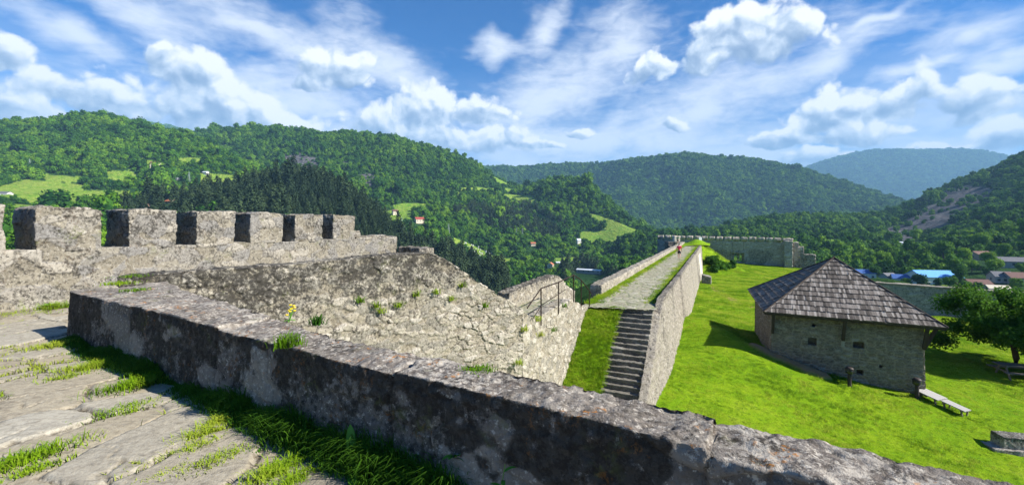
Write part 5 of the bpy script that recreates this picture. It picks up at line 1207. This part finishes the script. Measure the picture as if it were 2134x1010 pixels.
def pylon(p, h, label):
    e = empty('pylon', p, label, 'pylon'); L = []
    w = h * .09
    for i, j in ((-1, -1), (1, -1), (1, 1), (-1, 1)): L.append(([p + (i * w, j * w, 0), p + (i * w * .25, j * w * .25, h * .75), p + (0, 0, h)], .11))
    V, Fq = tubes(L); obj('leg', V, Fq, M['steel'], e)
    L = []
    for k in range(6):
        z0, z1 = h * .75 * k / 6, h * .75 * (k + 1) / 6; w0, w1 = w * (1 - .75 * k / 6), w * (1 - .75 * (k + 1) / 6)
        for a, b in (((-1, -1), (1, -1)), ((1, -1), (1, 1)), ((1, 1), (-1, 1)), ((-1, 1), (-1, -1))): L.append(([p + (a[0] * w0, a[1] * w0, z0), p + (b[0] * w1, b[1] * w1, z1)], .07))
    V, Fq = tubes(L); obj('lattice', V, Fq, M['steel'], e)
    for z in (.76, .88): 
        V, Fq = tubes([([p + (-h * .14, 0, h * z), p + (h * .14, 0, h * z)], .1)]); obj('cross_arm', V, Fq, M['steel'], e)
for u, v, h, lab in ((838, 474, 15, 'steel pylon on the bright slope under the two houses'), (935, 492, 18, 'steel pylon among trees right of the red-roofed house'), (1076, 500, 20, 'left one of two pylons in the middle of the valley woods'), (1088, 500, 20, 'right one of two pylons in the middle of the valley woods')):
    pylon(spot('ridge', u, v) + (0, 0, 2), h, lab)
pylon(spot('west', 395, 383) + (0, 0, 0), 20, 'thin pylon on the left hillside beside the meadow')
pylon(spot('west', 62, 358) + (0, 0, 2), 19, 'pylon high among trees on the far left hillside')

# ------------------------------------------------------------------ grass of the terrace and the yard
rg = np.random.default_rng(21)
def floor_z(q): return FLOOR - .02 + 0 * q[:, 0]
def fpt(u, v, z=FLOOR): y = -z * F / (v - HV); return np.array(((u - CU) / F * y, y))
n = 36000; s = rg.uniform(-.1, 9.9, n); t = rg.exponential(.10, n) * (.65 + .9 * vnoise(np.column_stack([s * 1.3, 0 * s, 0 * s]), 4)); q_ = P0 + s[:, None] * D + t[:, None] * NV
clump = fbm(np.column_stack([s * 1.6, t * 2, 0 * s]), 3, 8); keep = (clump > .36) & (t < .40) & (rg.random(n) < 1.05 - .5 * t); q_, s, t, clump = q_[keep], s[keep], t[keep], clump[keep]
h = .8 * (.07 + .24 * np.clip(clump - .36, 0, 1) * 2.3) * np.exp(-t * 2.2) * rg.uniform(.5, 1.3, len(t)) * (.75 + .5 * sstep(s, 3, 7))
h = np.minimum(h, np.maximum(.60 * (1 - t / .30), .03) * rg.uniform(.6, 1.1, len(t)))
V, Fq, tn = blades(rg, np.column_stack([q_, floor_z(q_)]), h, .0042, .8)
tag(obj('parapet_grass', V, Fq, M['lush'], attrs={'tone': tn}), 'tall lush grass growing in the shade along the foot of the parapet', 'grass', kind='stuff')
pts, hs = [], []
n = 90000; s = rg.uniform(-2.5, 9.6, n); t = rg.uniform(.1, 3.6, n); q_ = P0 + s[:, None] * D + t[:, None] * NV; f1, f2, _ = slab_field(q_)
pn = fbm(np.column_stack([s * .9, t * .9, 0 * s]), 3, 12); m = ((f2 - f1) < .075 * rg.random(n)) & (pn + .10 * np.exp(-t) > .55)
pts.append(q_[m]); hs.append(rg.uniform(.02, .07, m.sum()))
for (u, v, r, nb, hh) in [(118, 722, .30, 700, .10), (205, 762, .26, 700, .10), (292, 800, .30, 900, .11), (140, 785, .16, 260, .06), (262, 852, .22, 420, .06), (425, 905, .16, 500, .08), (415, 930, .14, 300, .06), (55, 955, .26, 800, .08), (80, 975, .14, 260, .05), (465, 880, .12, 450, .10), (575, 985, .16, 600, .09), (455, 955, .20, 500, .05), (300, 960, .14, 250, .04), (345, 985, .14, 200, .035), (620, 1000, .14, 400, .08), (500, 830, .10, 200, .08), (60, 655, .35, 260, .06), (10, 655, .4, 300, .07), (120, 640, .3, 420, .14)]:
    c = fpt(u, v); d_ = rg.normal(size=(nb, 2)) * r * .5; a_ = d_ @ D; b_ = d_ @ NV
    pts.append(c + D * (a_ * .55)[:, None] + NV * (b_ * 1.25)[:, None]); hs.append(hh * rg.uniform(.4, 1.2, nb))
pts = np.concatenate(pts); hs = np.concatenate(hs)
V, Fq, tn = blades(rg, np.column_stack([pts, floor_z(pts)]), hs, .0035, 1.1)
tag(obj('joint_grass', V, Fq, M['grass'], attrs={'tone': tn}), 'short grass tufts in the joints of the paving', 'grass', kind='stuff')
n = 8000; y = rg.uniform(7.6, 11, n); off = rg.exponential(.10, n); q_ = np.array([on(CW, yy_) for yy_ in y]) + off[:, None] * B; m = fbm(np.column_stack([y * 1.5, 0 * y, 0 * y]), 3, 9) > .45
V, Fq, tn = blades(rg, np.column_stack([q_[m], floor_z(q_[m])]), rg.uniform(.04, .16, m.sum()), .005, .9)
tag(obj('wall_foot_grass', V, Fq, M['grass'], attrs={'tone': tn}), 'bright grass strip along the foot of the merlon wall', 'grass', kind='stuff')
def lawn_pts(n, rg, c1=26, y0=14.5, y1=90):
    y = y0 + (y1 - y0) * rg.random(n) ** 1.9; c = c1 * rg.random(n) ** 1.0; x = -2.1 + .4696 * y + c
    return np.column_stack([x, y, yard_z(x, y)])
p = lawn_pts(60000, rg, 34, 6.5)
hutm = ((p[:, :2] - wFL) @ fx > -.1) & ((p[:, :2] - wFL) @ fx < ww + .1) & ((p[:, :2] - wFL) @ sx > -.1) & ((p[:, :2] - wFL) @ sx < 7)
barem = capsule(p[:, 0], p[:, 1], (13.7, 23.9), (15.4, 21.7), .55) < 1
p = p[~hutm & ~barem]; dn = fbm(p * .5, 3, 4)
scatter('lawn_grass', p, (np.ones((len(p), 3)) * (.5 + .7 * np.clip(dn - .4, 0, 1) * 3)[:, None] * np.clip(p[:, 1] / 22, .8, 1.8)[:, None] * np.array((1.15, 1.15, .85))), CT, 'bright short grass of the castle yard', 'grass', 31)
n = 2200; a = rg.uniform(-.06, 1.14, n) ; b = rg.uniform(0, 1, n); q_ = on(-5.9, 20.1) + (on(-4.42, 19.6) - on(-5.9, 20.1)) * a[:, None] - A * (b * 5.2)[:, None]
scatter('bank_grass', np.column_stack([q_, bank_z(q_)]), np.ones((n, 3)) * rg.uniform(.4, .85, (n, 1)), CT, 'bright grass on the bank beside the stone steps', 'grass', 32)
n = 5000; y = rg.uniform(20.5, 78, n) ; side = rg.random(n) < .62; c = np.where(side, -6.05 + rg.exponential(.16, n), -2.75 - rg.exponential(.22, n)); q_ = np.column_stack([c + .4696 * y, y])
scatter('walkway_grass', np.column_stack([q_, np.full(n, DECK - .01)]), np.ones((n, 3)) * rg.uniform(.6, 1.3, (n, 1)), CT, 'grass fringes along both edges of the walkway', 'grass', 33)

# ------------------------------------------------------------------ single plants
M['dock'] = plain('dock_leaf', (.10, .26, .02), (.07, .19, .018), 8, .5, .2)
M['petal'] = plain('yellow_petal', (.80, .62, .02), (.75, .5, .02), 20, .7)
def leaf_blade(base, d, L, w, arch, n=9):
    d = np.array(d, float); d /= np.linalg.norm(d); up = np.array((0, 0, 1.)); sd_ = np.cross(d, up); sd_ /= np.linalg.norm(sd_); V, Fq = [], []
    for i in range(n):
        s = i / (n - 1); c = base + d * L * s + up * (-arch * L * s * s); ww_ = w * (math.sin(math.pi * min(1, s * .93 + .07)) ** .8) * (1 + .12 * math.sin(9 * s)) + .001
        V += [c - sd_ * ww_ + up * ww_ * .35, c, c + sd_ * ww_ + up * ww_ * .35]
    for i in range(n - 1):
        for j in (0, 1): Fq.append((i * 3 + j, i * 3 + j + 1, i * 3 + j + 4, i * 3 + j + 3))
    return np.array(V), np.array(Fq)
def leafy(name, p, leaves, label, cat='plant', group=None, mat=None):
    e = empty(name, p, label, cat, group)
    for az, el, L, w, arch in leaves:
        d = (math.cos(az) * math.cos(el), math.sin(az) * math.cos(el), math.sin(el)); V, Fq = leaf_blade(np.array(p) + np.array(d) * .01, d, L, w, arch); obj('leaf', V, Fq, mat or M['dock'], e, smooth=True)
    return e
# u, v, depth -> a point on the parapet's shaded face or foot
def front(s, z, t=.03): return np.array((*(P0 + D * s + NV * t), z))
sof = lambda u: (lambda k: ((k * (P0[1]) - P0[0]) / (D[0] - k * D[1])))((u - CU) / F)
pb = front(sof(772) - .02, FLOOR + .0, .14)
leafy('dock_plant', pb, [(2.1, 1.35, .34, .035, .1), (.3, 1.05, .25, .04, .35), (2.9, .7, .22, .035, .6), (-1.2, .6, .24, .035, .7), (1.2, .8, .2, .03, .5)], 'broad-leaved dock plant with an upright leaf against the parapet foot')
pb = front(sof(955), -1.42, .02)
leafy('weed_rosette', pb, [(-2.0, .7, .10, .02, .4), (-1.2, .9, .09, .02, .4), (-2.8, .5, .09, .018, .5), (-.6, .4, .08, .016, .5)], 'little leafy weed rooted in the shaded parapet face')
pb = front(sof(1058), FLOOR, .12); e = empty('tall_weed', pb, 'thin tall weed with small leaves at the right of the parapet grass', 'plant')
V, Fq = tube([pb, pb + (.02, 0, .2), pb + (.05, -.01, .40)], [.004, .003, .002]); obj('stem', V, Fq, M['dock'], e)
for k in range(7):
    q = pb + np.array((.02 + .004 * k, 0, .08 + .045 * k)); V, Fq = leaf_blade(q, (math.cos(k * 2.2), math.sin(k * 2.2) - .3, .5), .09, .012, .4, 6); obj('leaf', V, Fq, M['dock'], e, smooth=True)
def at(u, v, z): y = -z * F / (v - HV); return np.array(((u - CU) / F * y, y, z))
pb = at(604, 668, -1.02); e = empty('yellow_flower', pb, 'clump of yellow flowers on the back edge of the parapet top', 'flower')
for k in range(9):
    a = rg.uniform(0, 6.28); tip = pb + np.array((math.cos(a) * .05, math.sin(a) * .05, rg.uniform(.05, .17))); V, Fq = tube([pb, (pb + tip) / 2 + (0, 0, .02), tip], .0025, 5); obj('stem', V, Fq, M['dock'], e)
    V, Fq = lathe([(.002, -.006), (.016, 0), (.020, .006), (.006, .010)], 8, tip); obj('blossom', V, Fq, M['petal'], e, smooth=True)
for k in range(6):
    V, Fq = leaf_blade(pb, (math.cos(k), math.sin(k), .5), .07, .012, .5, 6); obj('leaf', V, Fq, M['dock'], e, smooth=True)
def tuft_thing(p, n, h, r, label, group=None, name='grass_tuft', mat='grass', w=.004):
    q = np.column_stack([rg.normal(size=(n, 2)) * r + p[:2], np.full(n, p[2])]); V, Fq, tn = blades(rg, q, h * rg.uniform(.5, 1.2, n), w, 1.3); tag(obj(name, V, Fq, M[mat], attrs={'tone': tn}, origin=p), label, 'grass' if 'grass' in name else 'plant', group)
tuft_thing(at(600, 722, -1.02), 160, .11, .05, 'grass tuft hanging in the notch between two parapet capstones')
tuft_thing(at(662, 676, -1.02), 60, .10, .03, 'dark green fern tuft on the back edge of the parapet beside the yellow flowers', name='fern_tuft', mat='lush', w=.007)
tuft_thing(at(995, 775, -1.01), 260, .035, .05, 'low yellow-green moss cushion on top of the parapet', name='moss_cushion', w=.004)
tuft_thing(at(640, 588, -.99) if False else at(250, 592, -1.0), 300, .05, .12, 'patch of short grass on the wide left end of the parapet top')
tuft_thing(at(280, 606, -1.0), 200, .04, .10, 'second small grass patch behind the first on the parapet end')
tuft_thing(at(275, 577, -.9), 160, .05, .12, 'yellowish grass at the left end of the courtyard wall top')
# ferns rooted in the two courtyard wall faces
def on_face(a, b, u, v, off=.03):
    k = (u - CU) / F; d = b - a; s = (k * a[1] - a[0]) / (d[0] - k * d[1]); q = a + d * s; nn = np.array((d[1], -d[0])) / np.linalg.norm(d); q = q + nn * off; return np.array((*q, (HV - v) / F * q[1]))
for u, v in ((795, 652), (866, 617), (751, 630), (783, 640), (908, 612), (962, 598), (830, 640), (940, 626), (1010, 640)):
    tuft_thing(on_face(L_, M_, u, v), 46, .16, .05, 'small fern rooted in the face of the sloping courtyard wall', 'ferns in the courtyard wall', 'wall_fern', 'grass', .008)
for u, v in ((1118, 668), (1150, 690), (1090, 690), (1124, 700), (1080, 760), (1172, 640)):
    tuft_thing(on_face(M_, N_, u, v), 50, .18, .07, 'small mossy plant rooted in the wall under the railed path', 'plants in the path wall', 'wall_plant', 'grass', .008)
leafy('wall_foot_weed', np.array((*(on(CW, 9.05) + B * .2), FLOOR)), [(k * 1.1, .6 + .1 * (k % 3), .22, .035, .5) for k in range(9)], 'leafy bright weeds at the merlon wall foot by the parapet end')

# ------------------------------------------------------------------ walkers
def skin(name, chains, mat, parent, sub=1, root=0):
    """chains: list of [(x,y,z,r), ...]; the first point of a later chain joins the nearest existing point"""
    V, E, Rr = [], [], []
    for c in chains:
        prev = None
        for i, (x, y, z, r) in enumerate(c):
            if i == 0 and V:
                prev = int(np.argmin([np.linalg.norm(np.subtract(v, (x, y, z))) for v in V])); continue
            V.append((x, y, z)); Rr.append(r)
            if prev is not None: E.append((prev, len(V) - 1))
            prev = len(V) - 1
    me = bpy.data.meshes.new(name); me.from_pydata(V, E, []); o = bpy.data.objects.new(name, me); COL.objects.link(o)
    md = o.modifiers.new('skin', 'SKIN'); md.use_smooth_shade = True
    for i, r in enumerate(Rr): me.skin_vertices[0].data[i].radius = (r, r)
    me.skin_vertices[0].data[root].use_root = True
    sb = o.modifiers.new('smooth', 'SUBSURF'); sb.levels = sub; sb.render_levels = sub
    me.materials.append(mat); o.parent = parent
    return o
M['skin'] = plain('skin', (.55, .33, .24), (.50, .29, .20), 5, .6); M['hair'] = plain('dark_hair', (.03, .02, .015), (.05, .03, .02), 30, .6)
M['red'] = plain('red_shirt', (.75, .045, .10), (.62, .03, .08), 8, .8); M['black'] = plain('black_shorts', (.015, .015, .018), (.025, .025, .03), 8, .8); M['green'] = plain('green_shirt', (.03, .16, .07), (.02, .12, .05), 8, .8)
M['plaid'] = plain('grey_blue_shirt', (.30, .32, .42), (.45, .45, .5), 20, .8); M['shoe'] = plain('shoe', (.35, .33, .31), (.12, .11, .11), 8, .7)
def hand(w, sx_, fwd=-1):
    """palm and five curled fingers hanging below wrist w"""
    x, y, z = w; ch = [[(x, y, z, .026), (x, y, z - .05, .030), (x, y + .005 * fwd, z - .09, .032)]]
    for k, L in enumerate((.062, .072, .068, .052)):
        fy = (k - 1.5) * .018; ch.append([(x, y, z - .09, .01), (x + .004 * sx_, y + fy, z - .11, .0095), (x - .004 * sx_, y + fy, z - .11 - L * .55, .0085), (x - .016 * sx_, y + fy, z - .11 - L, .007)])
    ch.append([(x, y, z - .05, .01), (x - .02 * sx_, y - .03, z - .07, .011), (x - .026 * sx_, y - .04, z - .105, .009)])
    return ch
def person(p, H, shirt, trousers, label, stride=.22, heading=0., shorts=True, lean=0.):
    k = H / 1.75; e = empty('person', p, label, 'person'); e.rotation_euler = (0, 0, heading)
    # walks along local +y; body one continuous skin
    hip, sh = .93, 1.44; st = stride
    fl, fr = st, -st
    ch = [[(0, 0, hip, .115), (0, .01 + lean * .3, 1.10, .115), (0, .0 + lean * .6, 1.27, .13), (0, lean, 1.42, .10), (0, lean + .01, 1.50, .052), (0, lean + .02, 1.57, .07), (0, lean + .025, 1.66, .092), (0, lean + .02, 1.73, .06)],
          [(0, lean + .02, 1.64, .09), (0, lean + .12, 1.625, .014)]]
    for s_, f in ((-1, fl), (1, fr)):
        ch.append([(0, 0, hip, .1), (s_ * .095, 0, hip - .07, .092), (s_ * .10, f * .55 + .02, .50, .062), (s_ * .10, f * .8 - .02, .30, .055), (s_ * .10, f - .05, .08, .036), (s_ * .105, f + .08, .035, .036), (s_ * .105, f + .15, .03, .026)])
        a = -f * .9
        ch.append([(0, lean, 1.42, .1), (s_ * .19, lean, 1.41, .058), (s_ * .245, lean + a * .35, 1.15, .042), (s_ * .25, lean + a * .8 + .05, .93, .030)])
        ch += hand((s_ * .25, lean + a * .85 + .05, .90), s_)
    b = skin('body', ch, M['skin'], e, 1)
    t = skin('shirt', [[(0, 0, .96, .128), (0, .01 + lean * .3, 1.10, .130), (0, lean * .6, 1.27, .145), (0, lean, 1.42, .118), (0, lean + .005, 1.475, .066)]] +
             [[(0, lean, 1.42, .1), (s_ * .19, lean, 1.41, .074), (s_ * .235, lean - f * .3, 1.19, .062)] for s_, f in ((-1, fl), (1, fr))], shirt, e, 1)
    g_ = skin('shorts' if shorts else 'trousers', [[(0, 0, .99, .12), (0, 0, hip, .128)]] + [[(0, 0, hip, .1), (s_ * .095, 0, hip - .09, .108), (s_ * .10, f * .45 + .02, .56, .088)] + ([] if shorts else [(s_ * .10, f * .8 - .02, .30, .072), (s_ * .10, f - .04, .11, .06)]) for s_, f in ((-1, fl), (1, fr))], trousers, e, 1)
    h = skin('hair', [[(0, lean - .02, 1.60, .06), (0, lean + .005, 1.68, .096), (0, lean + .015, 1.735, .075)]], M['hair'], e, 1)
    for s_, f in ((-1, fl), (1, fr)): skin('shoe', [[(s_ * .10, f - .07, .06, .048), (s_ * .105, f + .08, .04, .044), (s_ * .105, f + .16, .035, .032)]], M['shoe'], e, 1)
    e.scale = (k, k, k); return e
person((18.42, 47.6, DECK + .02), 1.72, M['red'], M['black'], 'person in a red shirt and black shorts walking along the walkway', .24, -.44)
person((33.0, 86.0, DECK + .05), 1.62, M['green'], M['black'], 'person in a dark green top at the far end of the walkway', .15, -.4, lean=.1)
person((34.6, 91.5, DECK + .05), 1.72, M['plaid'], M['skin'], 'person in a grey-blue shirt standing by the end wall', .08, -.4)

# ------------------------------------------------------------------ haze: the valley air
V, Fq = boxes([((0, 0, 620), (1, 0, 0), (0, 1, 0), (31900, 31900, 1388))])
hz = tag(obj('haze', V, Fq), kind='stuff', label='thin blue summer haze filling the valley', cat='haze')
hm = bpy.data.materials.new('valley_air'); hm.use_nodes = True; g = G(hm.node_tree); g.N.clear()
pv = g.N.new('ShaderNodeVolumePrincipled'); pv.inputs['Color'].default_value = (.34, .66, 1.0, 1); pv.inputs['Density'].default_value = 1.1e-4; pv.inputs['Anisotropy'].default_value = 0.0
g.L.new(pv.outputs[0], g.N.new('ShaderNodeOutputMaterial').inputs['Volume']); hz.data.materials.append(hm)
